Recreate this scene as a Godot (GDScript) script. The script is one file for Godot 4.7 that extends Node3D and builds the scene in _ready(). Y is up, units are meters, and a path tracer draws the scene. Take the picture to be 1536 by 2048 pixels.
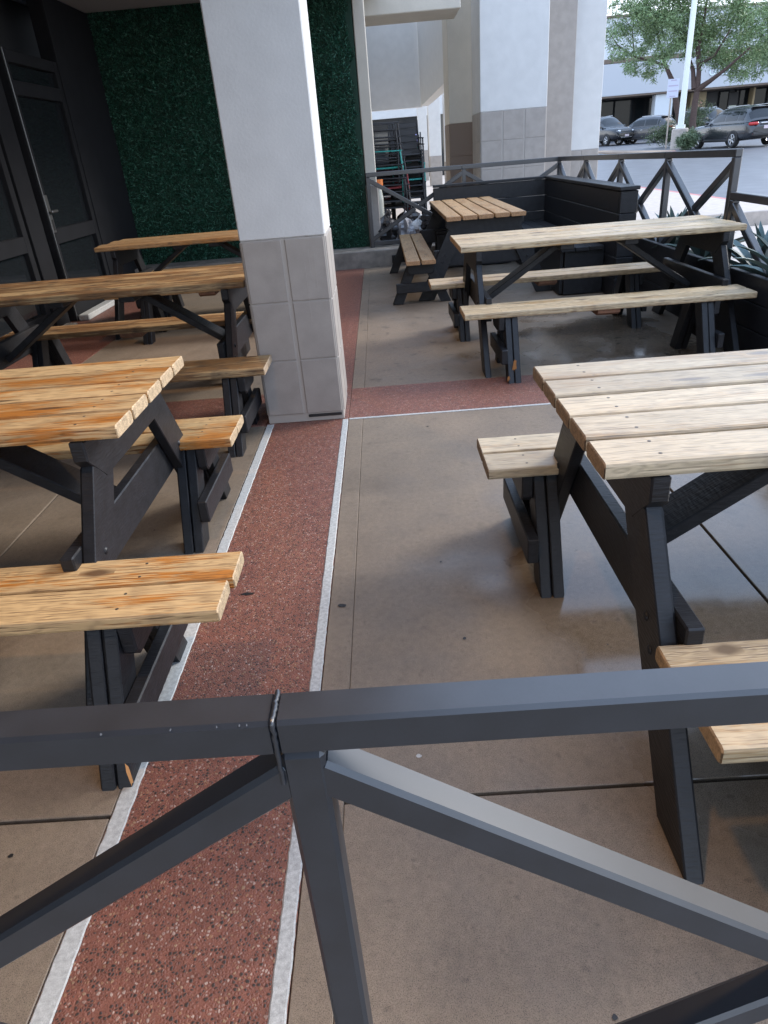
extends Node3D
# An outdoor dining patio: picnic tables on stained concrete beside a white pillar, a black metal railing in front.

const CAM := Vector3(0.0, 1.3314, 0.0)
const FOCAL := 1363.76          # pixels of the 1536 x 2048 photograph
var cam_basis := Basis()
var rng := RandomNumberGenerator.new()
var M := {}
var cache := {}
var taken := {}

# ------------------------------------------------------------------ pixels to places
func ray(px: float, py: float) -> Vector3:
	return cam_basis * Vector3((px - 768.0) / FOCAL, -(py - 1024.0) / FOCAL, -1.0)
func on_y(px: float, py: float, y: float) -> Vector3:
	var d := ray(px, py)
	return CAM + d * ((y - CAM.y) / d.y)
func on_z(px: float, py: float, z: float) -> Vector3:
	var d := ray(px, py)
	return CAM + d * ((z - CAM.z) / d.z)
func on_x(px: float, py: float, x: float) -> Vector3:
	var d := ray(px, py)
	return CAM + d * ((x - CAM.x) / d.x)
func lot_y(z: float) -> float:
	return -0.12 + maxf(0.0, -z - 12.0) * 0.0127
func on_lot(px: float, py: float) -> Vector3:
	var d := ray(px, py)
	var t := (-0.12 - 12.0 * 0.0127 - CAM.y) / (d.y + 0.0127 * d.z)
	return CAM + d * t

# ------------------------------------------------------------------ mesh building
class MB:
	var v := PackedVector3Array()
	var n := PackedVector3Array()
	var t := PackedVector2Array()
	var c := PackedColorArray()
	var ends := false           # only used by planks
	func tri(a: Vector3, b: Vector3, d: Vector3, na: Vector3, nb: Vector3, nd: Vector3, ua := Vector2.ZERO, ub := Vector2.ZERO, ud := Vector2.ZERO) -> void:
		if (b - a).cross(d - a).dot(na + nb + nd) > 0.0:      # front faces run clockwise
			v.append_array(PackedVector3Array([a, d, b])); n.append_array(PackedVector3Array([na, nd, nb])); t.append_array(PackedVector2Array([ua, ud, ub]))
		else:
			v.append_array(PackedVector3Array([a, b, d])); n.append_array(PackedVector3Array([na, nb, nd])); t.append_array(PackedVector2Array([ua, ub, ud]))
	func flat(p: Array, nrm: Vector3, u: Array = []) -> void:
		for i in range(1, p.size() - 1):
			if u.size() == p.size():
				tri(p[0], p[i], p[i + 1], nrm, nrm, nrm, u[0], u[i], u[i + 1])
			else:
				tri(p[0], p[i], p[i + 1], nrm, nrm, nrm)
	static func planar(q: Vector3, nrm: Vector3) -> Vector2:
		var a := nrm.abs()
		if a.y >= a.x and a.y >= a.z: return Vector2(q.x, q.z)
		if a.z >= a.x: return Vector2(q.x, q.y)
		return Vector2(q.z, q.y)
	# a box with chamfered edges; uv follows the box's own axes in metres
	func box(xf: Transform3D, s: Vector3, bev := 0.004, uvk := 1.0, uvo := Vector2.ZERO) -> void:
		var h := s * 0.5
		bev = minf(bev, minf(h.x, minf(h.y, h.z)) * 0.9)
		var nb := xf.basis.inverse().transposed()
		for ax in 3:
			for sg in [-1.0, 1.0]:
				var nn := Vector3.ZERO
				nn[ax] = sg
				var b1: int = (ax + 1) % 3
				var b2: int = (ax + 2) % 3
				var pts := []
				var us := []
				for k in [[-1, -1], [1, -1], [1, 1], [-1, 1]]:
					var q := Vector3.ZERO
					q[ax] = sg * h[ax]
					q[b1] = k[0] * (h[b1] - bev)
					q[b2] = k[1] * (h[b2] - bev)
					pts.append(xf * q)
					us.append(planar(q, nn) * uvk + uvo)
				flat(pts, (nb * nn).normalized(), us)
		if bev <= 0.0: return
		for ax in 3:
			var b1: int = (ax + 1) % 3
			var b2: int = (ax + 2) % 3
			for k in [[-1.0, -1.0], [1.0, -1.0], [1.0, 1.0], [-1.0, 1.0]]:
				var pts := []
				var us := []
				var nn := Vector3.ZERO
				nn[b1] = k[0]; nn[b2] = k[1]
				for e in [[-1.0, 0], [1.0, 0], [1.0, 1], [-1.0, 1]]:
					var q := Vector3.ZERO
					q[ax] = e[0] * (h[ax] - bev)
					q[b1] = k[0] * (h[b1] - (bev if e[1] == 0 else 0.0))
					q[b2] = k[1] * (h[b2] - (0.0 if e[1] == 0 else bev))
					pts.append(xf * q)
					us.append(planar(q, nn) * uvk + uvo)
				flat(pts, (nb * nn).normalized(), us)
		for sx in [-1.0, 1.0]:
			for sy in [-1.0, 1.0]:
				for sz in [-1.0, 1.0]:
					var sgn := Vector3(sx, sy, sz)
					var pts := []
					for ax in 3:
						var q := Vector3(sx * (h.x - bev), sy * (h.y - bev), sz * (h.z - bev))
						q[ax] = sgn[ax] * h[ax]
						pts.append(xf * q)
					var us := []
					for q in pts: us.append(uvo)
					flat(pts, (nb * sgn).normalized(), us)
	# a convex or simple polygon in the xy plane of xf, extruded along z both ways
	func prism(poly: Array, xf: Transform3D, depth: float, uvk := 1.0, uvo := Vector2.ZERO) -> void:
		var h := depth * 0.5
		var nb := xf.basis.inverse().transposed()
		var pp := PackedVector2Array(poly)
		var idx := Geometry2D.triangulate_polygon(pp)
		for sg in [-1.0, 1.0]:
			var nn := (nb * Vector3(0, 0, sg)).normalized()
			for i in range(0, idx.size(), 3):
				var a := pp[idx[i]]; var b := pp[idx[i + 1]]; var d := pp[idx[i + 2]]
				tri(xf * Vector3(a.x, a.y, sg * h), xf * Vector3(b.x, b.y, sg * h), xf * Vector3(d.x, d.y, sg * h), nn, nn, nn, a * uvk + uvo, b * uvk + uvo, d * uvk + uvo)
		var area := 0.0
		for i in pp.size():
			area += pp[i].cross(pp[(i + 1) % pp.size()])
		var run := 0.0
		for i in pp.size():
			var a := pp[i]; var b := pp[(i + 1) % pp.size()]
			var e := (b - a).normalized()
			var o := Vector2(e.y, -e.x) * (1.0 if area > 0 else -1.0)
			var nn := (nb * Vector3(o.x, o.y, 0)).normalized()
			var l := a.distance_to(b)
			flat([xf * Vector3(a.x, a.y, -h), xf * Vector3(b.x, b.y, -h), xf * Vector3(b.x, b.y, h), xf * Vector3(a.x, a.y, h)], nn, [Vector2(run, -h) * uvk + uvo, Vector2(run + l, -h) * uvk + uvo, Vector2(run + l, h) * uvk + uvo, Vector2(run, h) * uvk + uvo])
			run += l
	# a square bar from a to b
	func bar(a: Vector3, b: Vector3, w: float, hgt: float, bev := 0.004, up := Vector3.UP) -> void:
		var d := (b - a).normalized()
		var side := d.cross(up)
		if side.length() < 0.01: side = d.cross(Vector3.RIGHT)
		side = side.normalized()
		var u := side.cross(d).normalized()
		box(Transform3D(Basis(d, u, side), (a + b) * 0.5), Vector3(a.distance_to(b), hgt, w), bev, 1.0, Vector2(a.x * 0.37 + a.z * 0.11, a.y * 0.23))
	# a round tube along a path
	func tube(path: Array, rad: Array, sides := 8, caps := true) -> void:
		var rings := []
		var side := Vector3.ZERO
		for i in path.size():
			var d: Vector3 = (path[mini(i + 1, path.size() - 1)] - path[maxi(i - 1, 0)]).normalized()
			if side == Vector3.ZERO:
				side = d.cross(Vector3.UP if absf(d.y) < 0.9 else Vector3.RIGHT).normalized()
			side = (side - d * side.dot(d)).normalized()
			var w := d.cross(side)
			var ring := []
			for k in sides:
				var a := TAU * k / sides
				ring.append([path[i] + (side * cos(a) + w * sin(a)) * rad[i], side * cos(a) + w * sin(a)])
			rings.append(ring)
		for i in rings.size() - 1:
			for k in sides:
				var k2 := (k + 1) % sides
				var a = rings[i][k]; var b = rings[i][k2]; var cc = rings[i + 1][k2]; var d = rings[i + 1][k]
				var u0 := float(k) / sides; var u1 := float(k + 1) / sides
				tri(a[0], b[0], cc[0], a[1], b[1], cc[1], Vector2(i * 0.3, u0), Vector2(i * 0.3, u1), Vector2(i * 0.3 + 0.3, u1))
				tri(a[0], cc[0], d[0], a[1], cc[1], d[1], Vector2(i * 0.3, u0), Vector2(i * 0.3 + 0.3, u1), Vector2(i * 0.3 + 0.3, u0))
		if caps:
			for e in [0, rings.size() - 1]:
				var nn: Vector3 = (path[0] - path[1]).normalized() if e == 0 else (path[-1] - path[-2]).normalized()
				var pts := []
				for q in rings[e]: pts.append(q[0])
				flat(pts, nn)
	# a surface of revolution about y: profile of (radius, height)
	func lathe(prof: Array, at: Vector3, sides := 16, xf := Transform3D()) -> void:
		for i in prof.size() - 1:
			var p: Vector2 = prof[i]; var q: Vector2 = prof[i + 1]
			var e := (q - p).normalized()
			for k in sides:
				var a0 := TAU * k / sides; var a1 := TAU * (k + 1) / sides
				var f := func(r: Vector2, a: float) -> Vector3: return xf * (at + Vector3(r.x * cos(a), r.y, r.x * sin(a)))
				var nf := func(a: float) -> Vector3: return (xf.basis * Vector3(e.y * cos(a), -e.x, e.y * sin(a))).normalized()
				if p.x > 1e-5: tri(f.call(p, a0), f.call(p, a1), f.call(q, a1), nf.call(a0), nf.call(a1), nf.call(a1))
				if q.x > 1e-5: tri(f.call(p, a0), f.call(q, a1), f.call(q, a0), nf.call(a0), nf.call(a1), nf.call(a0))
	func to_mesh(into: ArrayMesh = null) -> ArrayMesh:
		var a := []
		a.resize(Mesh.ARRAY_MAX)
		a[Mesh.ARRAY_VERTEX] = v; a[Mesh.ARRAY_NORMAL] = n; a[Mesh.ARRAY_TEX_UV] = t
		if c.size() == v.size(): a[Mesh.ARRAY_COLOR] = c
		var m := into if into else ArrayMesh.new()
		m.add_surface_from_arrays(Mesh.PRIMITIVE_TRIANGLES, a)
		return m

# ------------------------------------------------------------------ nodes
func numbered(called: String) -> String:
	taken[called] = taken.get(called, -1) + 1
	return called if taken[called] == 0 else "%s_%03d" % [called, taken[called]]
func part(called: String, mesh: Mesh, mat, parent: Node, xf := Transform3D()) -> MeshInstance3D:
	var o := MeshInstance3D.new()
	o.name = numbered(called) if parent == self else called
	o.mesh = mesh
	if mat is Array:
		for i in mat.size(): o.set_surface_override_material(i, mat[i])
	elif mat: o.material_override = mat
	o.transform = xf
	parent.add_child(o, true)
	return o
func thing(called: String, at: Vector3, label: String, category: String, group := "", turn := 0.0) -> Node3D:
	var o := Node3D.new()
	o.name = numbered(called)
	add_child(o)
	o.position = at
	o.rotation.y = turn
	return tag(o, label, category, group)
func tag(o: Node3D, label: String, category: String, group := "") -> Node3D:
	o.set_meta("label", label); o.set_meta("category", category)
	if group: o.set_meta("group", group)
	return o
func setting(called: String, mesh: Mesh, mat) -> MeshInstance3D:
	var o := part(called, mesh, mat, self)
	o.set_meta("kind", "structure")
	return o
func mv(x: float, y: float, z: float) -> Transform3D:
	return Transform3D(Basis(), Vector3(x, y, z))
func box_mesh(s: Vector3, bev := 0.004) -> ArrayMesh:
	var key := "b%s%s" % [s, bev]
	if not cache.has(key):
		var m := MB.new(); m.box(Transform3D(), s, bev); cache[key] = m.to_mesh()
	return cache[key]
func put(called: String, s: Vector3, at: Vector3, mat, parent: Node, bev := 0.004, turn := Vector3.ZERO) -> MeshInstance3D:
	return part(called, box_mesh(s, bev), mat, parent, Transform3D(Basis.from_euler(turn), at))

# ------------------------------------------------------------------ materials
func lin(r: float, g: float, b: float) -> Color:
	return Color(r, g, b).linear_to_srgb()
func plain(col: Color, rough := 0.7, metal := 0.0) -> StandardMaterial3D:
	var m := StandardMaterial3D.new()
	m.albedo_color = col; m.roughness = rough; m.metallic = metal
	return m
func noise(sd: int, freq: float, oct := 3, type := FastNoiseLite.TYPE_SIMPLEX_SMOOTH) -> FastNoiseLite:
	var f := FastNoiseLite.new()
	f.seed = sd; f.frequency = freq; f.noise_type = type
	f.fractal_octaves = oct
	if oct == 1: f.fractal_type = FastNoiseLite.FRACTAL_NONE
	return f
# noise drawn on a w0 x h0 grid, then stretched to w x h: grain that runs along x
func layer(sd: int, freq: float, oct: int, w0: int, h0: int, w: int, h: int) -> PackedByteArray:
	var im := noise(sd, freq, oct).get_image(w0, h0, false, false, true)
	im.convert(Image.FORMAT_L8)
	if w0 != w or h0 != h: im.resize(w, h, Image.INTERPOLATE_CUBIC)
	return im.get_data()
func tex(data: PackedByteArray, w: int, h: int, fmt := Image.FORMAT_RGB8) -> ImageTexture:
	var im := Image.create_from_data(w, h, false, fmt, data)
	return ImageTexture.create_from_image(im)
func normals(data: PackedByteArray, w: int, h: int, k: float) -> ImageTexture:
	var im := Image.create_from_data(w, h, false, Image.FORMAT_L8, data)
	im.convert(Image.FORMAT_RGBA8)
	im.bump_map_to_normal_map(k)
	return ImageTexture.create_from_image(im)

# eight weathered boards one above the other; bare wood, what is left of the stain, grey or dark weathering
func wood(sd: int, bare: Color, stain: Color, dark: Color, cover: float, grey: float, rough: float) -> StandardMaterial3D:
	var w := 1024
	var h := 768
	var fine := layer(sd, 0.34, 2, 22, h, w, h)
	var hair := layer(sd + 1, 0.42, 2, 48, h, w, h)
	var mid := layer(sd + 2, 0.05, 3, 150, h, w, h)
	var patch := layer(sd + 3, 0.026, 4, 110, 384, w, h)
	var blot := layer(sd + 4, 0.02, 3, 512, 384, w, h)
	var pix := PackedByteArray(); pix.resize(w * h * 3)
	var hgt := PackedByteArray(); hgt.resize(w * h)
	var g := RandomNumberGenerator.new(); g.seed = sd
	var bl := bare; var stl := stain
	for row in 8:
		var kn := []
		for k in g.randi_range(1, 3):
			kn.append([g.randf_range(60, w - 60), g.randf_range(14, 82), g.randf_range(34, 90), g.randf_range(7, 15), g.randf_range(-1, 1)])
		var tone := g.randf_range(0.8, 1.12)
		var freq := g.randf_range(0.16, 0.3)
		var ph := g.randf_range(0, 60)
		var tilt := g.randf_range(-0.012, 0.012)
		var cov := cover + g.randf_range(-0.16, 0.16)
		for y in 96:
			var yy := row * 96 + y
			for x in w:
				var i := yy * w + x
				var warp := (mid[i] - 128) * 0.16 + x * tilt
				var core := 0.0
				for k in kn:
					var dx: float = (x - k[0]) / k[2]
					var dy: float = (y - k[1]) / k[3]
					var r2 := dx * dx + dy * dy
					if r2 < 9.0:
						var e := exp(-r2 * 0.5)
						warp += e * 26.0 * (1.0 if dy > 0 else -1.0)
						if absf(dx) < 0.45 and r2 < 1.1: core = maxf(core, (1.1 - r2 - absf(dx)) * 1.1)
				var s := sin((y + warp + ph) * freq * 2.2)
				s = s * 0.5 + 0.5
				s *= s
				var f := fine[i] / 255.0
				var hr := hair[i] / 255.0
				var m := clampf((patch[i] / 255.0 - (1.0 - cov)) * 6.0 + (f - 0.5) * 4.2 + (hr - 0.5) * 1.6 - s * 0.7, 0.0, 1.0)
				var dk := clampf((f - 0.62) * 4.0, 0.0, 1.0) * 0.6 + clampf((hr - 0.68) * 6.0, 0.0, 1.0) * 0.55 + s * 0.26
				dk += clampf((blot[i] / 255.0 - 0.6) * 3.5, 0.0, 1.0) * grey * (0.4 + f * 0.7)
				dk = clampf(maxf(dk, core), 0.0, 0.92)
				var k1 := tone * (0.9 + 0.2 * (blot[i] / 255.0))
				var r := lerpf(lerpf(bl.r, stl.r, m) * k1, dark.r, dk)
				var gg := lerpf(lerpf(bl.g, stl.g, m) * k1, dark.g, dk)
				var b := lerpf(lerpf(bl.b, stl.b, m) * k1, dark.b, dk)
				pix[i * 3] = clampi(int(255.0 * pow(r, 0.4545)), 0, 255)
				pix[i * 3 + 1] = clampi(int(255.0 * pow(gg, 0.4545)), 0, 255)
				pix[i * 3 + 2] = clampi(int(255.0 * pow(b, 0.4545)), 0, 255)
				hgt[i] = clampi(int(150.0 - dk * 110.0 + m * 20.0), 0, 255)
	var mt := StandardMaterial3D.new()
	mt.albedo_texture = tex(pix, w, h)
	mt.roughness = rough
	mt.normal_enabled = true
	mt.normal_texture = normals(hgt, w, h, 3.0)
	mt.normal_scale = 0.7
	return mt
func speckle(sd: int, size: int, base: Color, lo: float, hi: float, freq_big: float, freq_fine: float, grit := 0.25) -> ImageTexture:
	var a := noise(sd, freq_big, 4).get_seamless_image(size, size, false, false, 0.15, true); a.convert(Image.FORMAT_L8)
	var b := noise(sd + 7, freq_fine, 2).get_seamless_image(size, size, false, false, 0.1, true); b.convert(Image.FORMAT_L8)
	var da := a.get_data(); var db := b.get_data()
	var pix := PackedByteArray(); pix.resize(size * size * 3)
	for i in size * size:
		var k := lerpf(lo, hi, da[i] / 255.0) * (1.0 + (db[i] / 255.0 - 0.5) * grit * 2.0)
		pix[i * 3] = clampi(int(255.0 * pow(base.r * k, 0.4545)), 0, 255)
		pix[i * 3 + 1] = clampi(int(255.0 * pow(base.g * k, 0.4545)), 0, 255)
		pix[i * 3 + 2] = clampi(int(255.0 * pow(base.b * k, 0.4545)), 0, 255)
	return tex(pix, size, size)
func tri_mat(t: Texture2D, tile: float, rough: float) -> StandardMaterial3D:
	var m := StandardMaterial3D.new()
	m.albedo_texture = t; m.roughness = rough
	m.uv1_triplanar = true; m.uv1_world_triplanar = true
	m.uv1_scale = Vector3.ONE / tile
	return m
# pebbles set in red mortar, 1 mm to a pixel
func aggregate() -> StandardMaterial3D:
	var w := 512
	var h := 2048
	var f := noise(91, 0.15, 1, FastNoiseLite.TYPE_CELLULAR)
	f.cellular_jitter = 1.0
	f.cellular_return_type = FastNoiseLite.RETURN_CELL_VALUE
	var ci := f.get_image(w, h, false, false, true); ci.convert(Image.FORMAT_L8)
	f.cellular_return_type = FastNoiseLite.RETURN_DISTANCE2_SUB
	var di := f.get_image(w, h, false, false, true); di.convert(Image.FORMAT_L8)
	var cell := ci.get_data(); var dist := di.get_data()
	var mid := layer(93, 0.02, 3, w, h, w, h)
	var grit := layer(94, 0.3, 2, w, h, w, h)
	var pal := []
	for q in [[0.02, 0.016, 0.015], [0.03, 0.02, 0.018], [0.035, 0.022, 0.018], [0.14, 0.052, 0.036], [0.165, 0.055, 0.036], [0.19, 0.075, 0.05], [0.16, 0.06, 0.04], [0.13, 0.045, 0.032], [0.22, 0.11, 0.06], [0.24, 0.15, 0.09], [0.03, 0.02, 0.017], [0.17, 0.065, 0.042], [0.24, 0.15, 0.12], [0.06, 0.035, 0.03], [0.15, 0.055, 0.038], [0.32, 0.23, 0.19]]:
		pal.append(Color(q[0], q[1], q[2]))
	var mortar := Color(0.172, 0.064, 0.044)
	var pix := PackedByteArray(); pix.resize(w * h * 3)
	var hg := PackedByteArray(); hg.resize(w * h)
	for i in w * h:
		var id := int(cell[i]) * 37 % 16
		var e := clampf((dist[i] / 255.0 - 0.12 - 0.03 * (int(cell[i]) % 5)) * 5.0, 0.0, 1.0)
		var col: Color = mortar.lerp(pal[id], e)
		var k := (0.86 + 0.4 * mid[i] / 255.0) * (0.72 + 0.56 * grit[i] / 255.0)
		pix[i * 3] = clampi(int(255.0 * pow(col.r * k, 0.4545)), 0, 255)
		pix[i * 3 + 1] = clampi(int(255.0 * pow(col.g * k, 0.4545)), 0, 255)
		pix[i * 3 + 2] = clampi(int(255.0 * pow(col.b * k, 0.4545)), 0, 255)
		hg[i] = clampi(int(70 + e * 110.0 + grit[i] * 0.15), 0, 255)
	var m := StandardMaterial3D.new()
	m.albedo_texture = tex(pix, w, h)
	m.normal_enabled = true; m.normal_texture = normals(hg, w, h, 3.0); m.normal_scale = 0.6
	m.roughness = 0.5
	return m
# the stained slab floor in one piece of x -3.4..2.6, z 1.5..-9.5: colour, stains and where rain still stands
func patio_concrete() -> StandardMaterial3D:
	var w := 768
	var h := 1408
	var big := layer(201, 0.006, 4, w, h, w, h)
	var mid := layer(202, 0.03, 4, w, h, w, h)
	var fine := layer(203, 0.22, 2, w, h, w, h)
	var film := layer(204, 0.011, 3, w, h, w, h)
	var drip := layer(205, 0.05, 3, w, h, w, h)
	var pix := PackedByteArray(); pix.resize(w * h * 3)
	var ro := PackedByteArray(); ro.resize(w * h)
	for j in h:
		var z := 1.5 - 11.0 * (j + 0.5) / h
		for i in w:
			var k := j * w + i
			var x := -3.4 + 6.0 * (i + 0.5) / w
			var m := mid[k] / 255.0
			var bg := big[k] / 255.0
			var fn := fine[k] / 255.0
			# rain blown in from the open side: an outlined film of water, thickest in the low middle of the slab
			var wet := 0.0
			if x > -0.2:
				var rain := smoothstep(0.05, 0.7, x)
				if z > -3.8:
					var a := Vector2((x - 1.15) / 1.15, (z + 1.8) / 1.0).length()
					wet = clampf(1.75 - a, 0.0, 1.0) * rain
				elif z > -6.8:
					wet = clampf(1.5 - Vector2((x - 1.5) / 0.8, (z + 5.0) / 0.9).length(), 0.0, 1.0) * 0.9
				wet = clampf((wet + (film[k] / 255.0 - 0.52) * 1.1 + (m - 0.5) * 0.3) * 1.5 - 0.2, 0.0, 1.0)
			var back := 1.0 if z < -4.2 and x > -0.3 else 0.0
			var base := Color(0.222, 0.173, 0.126)
			var v := (0.86 + 0.28 * bg) * (0.91 + 0.18 * m) * (0.86 + 0.28 * fn)
			v *= 1.0 - 0.5 * clampf((drip[k] / 255.0 - 0.72) * 5.0, 0.0, 1.0) * (0.35 + 0.65 * back)
			v *= 1.0 - 0.4 * clampf((fn - 0.74) * 6.0, 0.0, 1.0)
			v *= 1.0 - wet * 0.2
			pix[k * 3] = clampi(int(255.0 * pow(base.r * v, 0.4545)), 0, 255)
			pix[k * 3 + 1] = clampi(int(255.0 * pow(base.g * v, 0.4545)), 0, 255)
			pix[k * 3 + 2] = clampi(int(255.0 * pow(base.b * v, 0.4545)), 0, 255)
			ro[k] = clampi(int(255.0 * lerpf(0.62 + (m - 0.5) * 0.2, 0.09 + 0.08 * fn, wet)), 0, 255)
	var mt := StandardMaterial3D.new()
	mt.albedo_texture = tex(pix, w, h)
	mt.roughness = 1.0
	mt.roughness_texture = tex(ro, w, h, Image.FORMAT_L8)
	mt.roughness_texture_channel = BaseMaterial3D.TEXTURE_CHANNEL_RED
	mt.detail_enabled = true
	mt.detail_blend_mode = BaseMaterial3D.BLEND_MODE_MUL
	mt.detail_uv_layer = BaseMaterial3D.DETAIL_UV_2
	mt.detail_albedo = speckle(230, 512, Color(0.92, 0.92, 0.92), 0.88, 1.1, 0.05, 0.5, 0.95)
	return mt

# ------------------------------------------------------------------ furniture
# one board of a table or bench: length along x, top and edges from row `row` of the wood sheet, ends of end grain
func plank(length: float, width: float, thick: float, row: int, flip := false) -> ArrayMesh:
	var key := "p%s%s%s%d%s" % [length, width, thick, row, flip]
	if cache.has(key): return cache[key]
	var a := MB.new()
	var e := MB.new()
	var hx := length * 0.5; var hy := thick * 0.5; var hz := width * 0.5
	var r := 0.008
	# rounded outline in (z, y)
	var ol := []
	for q in [[1, 1], [-1, 1], [-1, -1], [1, -1]]:
		for s in 3:
			var an := PI * 0.25 * s
			var cx: float = q[0] * (hz - r); var cy: float = q[1] * (hy - r)
			var off := Vector2(cos(an), sin(an))
			if q[0] * q[1] < 0: off = Vector2(sin(an), cos(an))
			ol.append(Vector2(cx + q[0] * off.x * r, cy + q[1] * off.y * r))
	var mid := Vector2.ZERO
	var run := 0.0
	var vs := []
	for i in ol.size():
		var p: Vector2 = ol[i]
		var vv := 0.0
		if absf(p.y) > hy - r * 0.8: vv = (p.x / hz) * 0.40 + 0.5
		else: vv = (0.92 if p.x > 0 else 0.08) + (p.y / hy) * 0.07 * signf(p.x)
		vs.append((row + clampf(vv, 0.02, 0.98)) / 8.0)
	var fl := -1.0 if flip else 1.0
	for i in ol.size():
		var j := (i + 1) % ol.size()
		var p: Vector2 = ol[i]; var q: Vector2 = ol[j]
		var d := (q - p).normalized()
		var nn := Vector3(0, -d.x, d.y)
		if nn.dot(Vector3(0, (p.y + q.y), (p.x + q.x) * 0.2)) < 0: nn = -nn
		var u0 := 0.5 - fl * hx / 1.9; var u1 := 0.5 + fl * hx / 1.9
		a.flat([Vector3(-hx + 0.003, p.y, p.x), Vector3(hx - 0.003, p.y, p.x), Vector3(hx - 0.003, q.y, q.x), Vector3(-hx + 0.003, q.y, q.x)], nn, [Vector2(u0, vs[i]), Vector2(u1, vs[i]), Vector2(u1, vs[j]), Vector2(u0, vs[j])])
	for sg in [-1.0, 1.0]:
		var k := 0.94
		var inner := []
		var us := []
		for p in ol:
			inner.append(Vector3(sg * hx, p.y * 0.86, p.x * 0.97)); us.append(Vector2(p.x * 3.0 + row * 0.37, p.y * 3.0 + row * 0.21 + sg * 0.3))
		e.flat(inner, Vector3(sg, 0, 0), us)
		for i in ol.size():
			var j := (i + 1) % ol.size()
			var o1 := Vector3(sg * (hx - 0.003), ol[i].y, ol[i].x); var o2 := Vector3(sg * (hx - 0.003), ol[j].y, ol[j].x)
			var nn := Vector3(sg * 0.7, signf(ol[i].y) * 0.5, 0).normalized()
			e.flat([o1, o2, inner[j], inner[i]], nn, [us[i], us[j], us[j], us[i]])
	var m := a.to_mesh()
	e.to_mesh(m)
	cache[key] = m
	return m
func slab_poly(poly: Array, thick: float, key: String) -> ArrayMesh:
	if not cache.has(key):
		var m := MB.new()
		# polygon in (z, y), extruded along x, with a small chamfer all round
		var xf := Transform3D(Basis(Vector3(0, 0, 1), Vector3(0, 1, 0), Vector3(-1, 0, 0)), Vector3.ZERO)
		var b := 0.004
		var cen := Vector2.ZERO
		for p in poly: cen += p
		cen /= poly.size()
		m.prism(poly, xf, thick - 2.0 * b, 1.0)
		var inner := []
		for p in poly:
			var d: Vector2 = (cen - p)
			inner.append(p + Vector2(clampf(d.x, -b * 1.2, b * 1.2), clampf(d.y, -b * 1.2, b * 1.2)))
		for sg in [-1.0, 1.0]:
			for i in poly.size():
				var j := (i + 1) % poly.size()
				var ed: Vector2 = (poly[j] - poly[i]).normalized()
				var o := Vector2(ed.y, -ed.x)
				if o.dot(poly[i] - cen) < 0: o = -o
				m.flat([xf * Vector3(poly[i].x, poly[i].y, sg * (thick * 0.5 - b)), xf * Vector3(poly[j].x, poly[j].y, sg * (thick * 0.5 - b)), xf * Vector3(inner[j].x, inner[j].y, sg * thick * 0.5), xf * Vector3(inner[i].x, inner[i].y, sg * thick * 0.5)], (xf.basis * Vector3(o.x, o.y, sg)).normalized())
			var idx := Geometry2D.triangulate_polygon(PackedVector2Array(inner))
			for i in range(0, idx.size(), 3):
				var nn := (xf.basis * Vector3(0, 0, sg)).normalized()
				var tp := []
				for k in 3: tp.append(xf * Vector3(inner[idx[i + k]].x, inner[idx[i + k]].y, sg * thick * 0.5))
				m.tri(tp[0], tp[1], tp[2], nn, nn, nn, inner[idx[i]], inner[idx[i + 1]], inner[idx[i + 2]])
		cache[key] = m.to_mesh()
	return cache[key]

func screws(xs: Array, zs: Array, y: float) -> ArrayMesh:
	var key := "sc%s%s%s" % [xs, zs, y]
	if not cache.has(key):
		var m := MB.new()
		for x in xs:
			for z in zs:
				m.lathe([Vector2(0.0, 0.0006), Vector2(0.0042, 0.0004), Vector2(0.0048, -0.001)], Vector3(x, y, z), 8)
		cache[key] = m.to_mesh()
	return cache[key]
func bolt_mesh() -> ArrayMesh:
	if not cache.has("bolt"):
		var m := MB.new()
		m.lathe([Vector2(0.0, 0.006), Vector2(0.007, 0.005), Vector2(0.0105, 0.002), Vector2(0.0115, 0.0)], Vector3.ZERO, 10, Transform3D(Basis(Vector3(0, 0, 1), -PI * 0.5), Vector3.ZERO))
		cache.bolt = m.to_mesh()
	return cache.bolt
const TOP_Y := 0.75
const TK := 0.038
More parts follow.
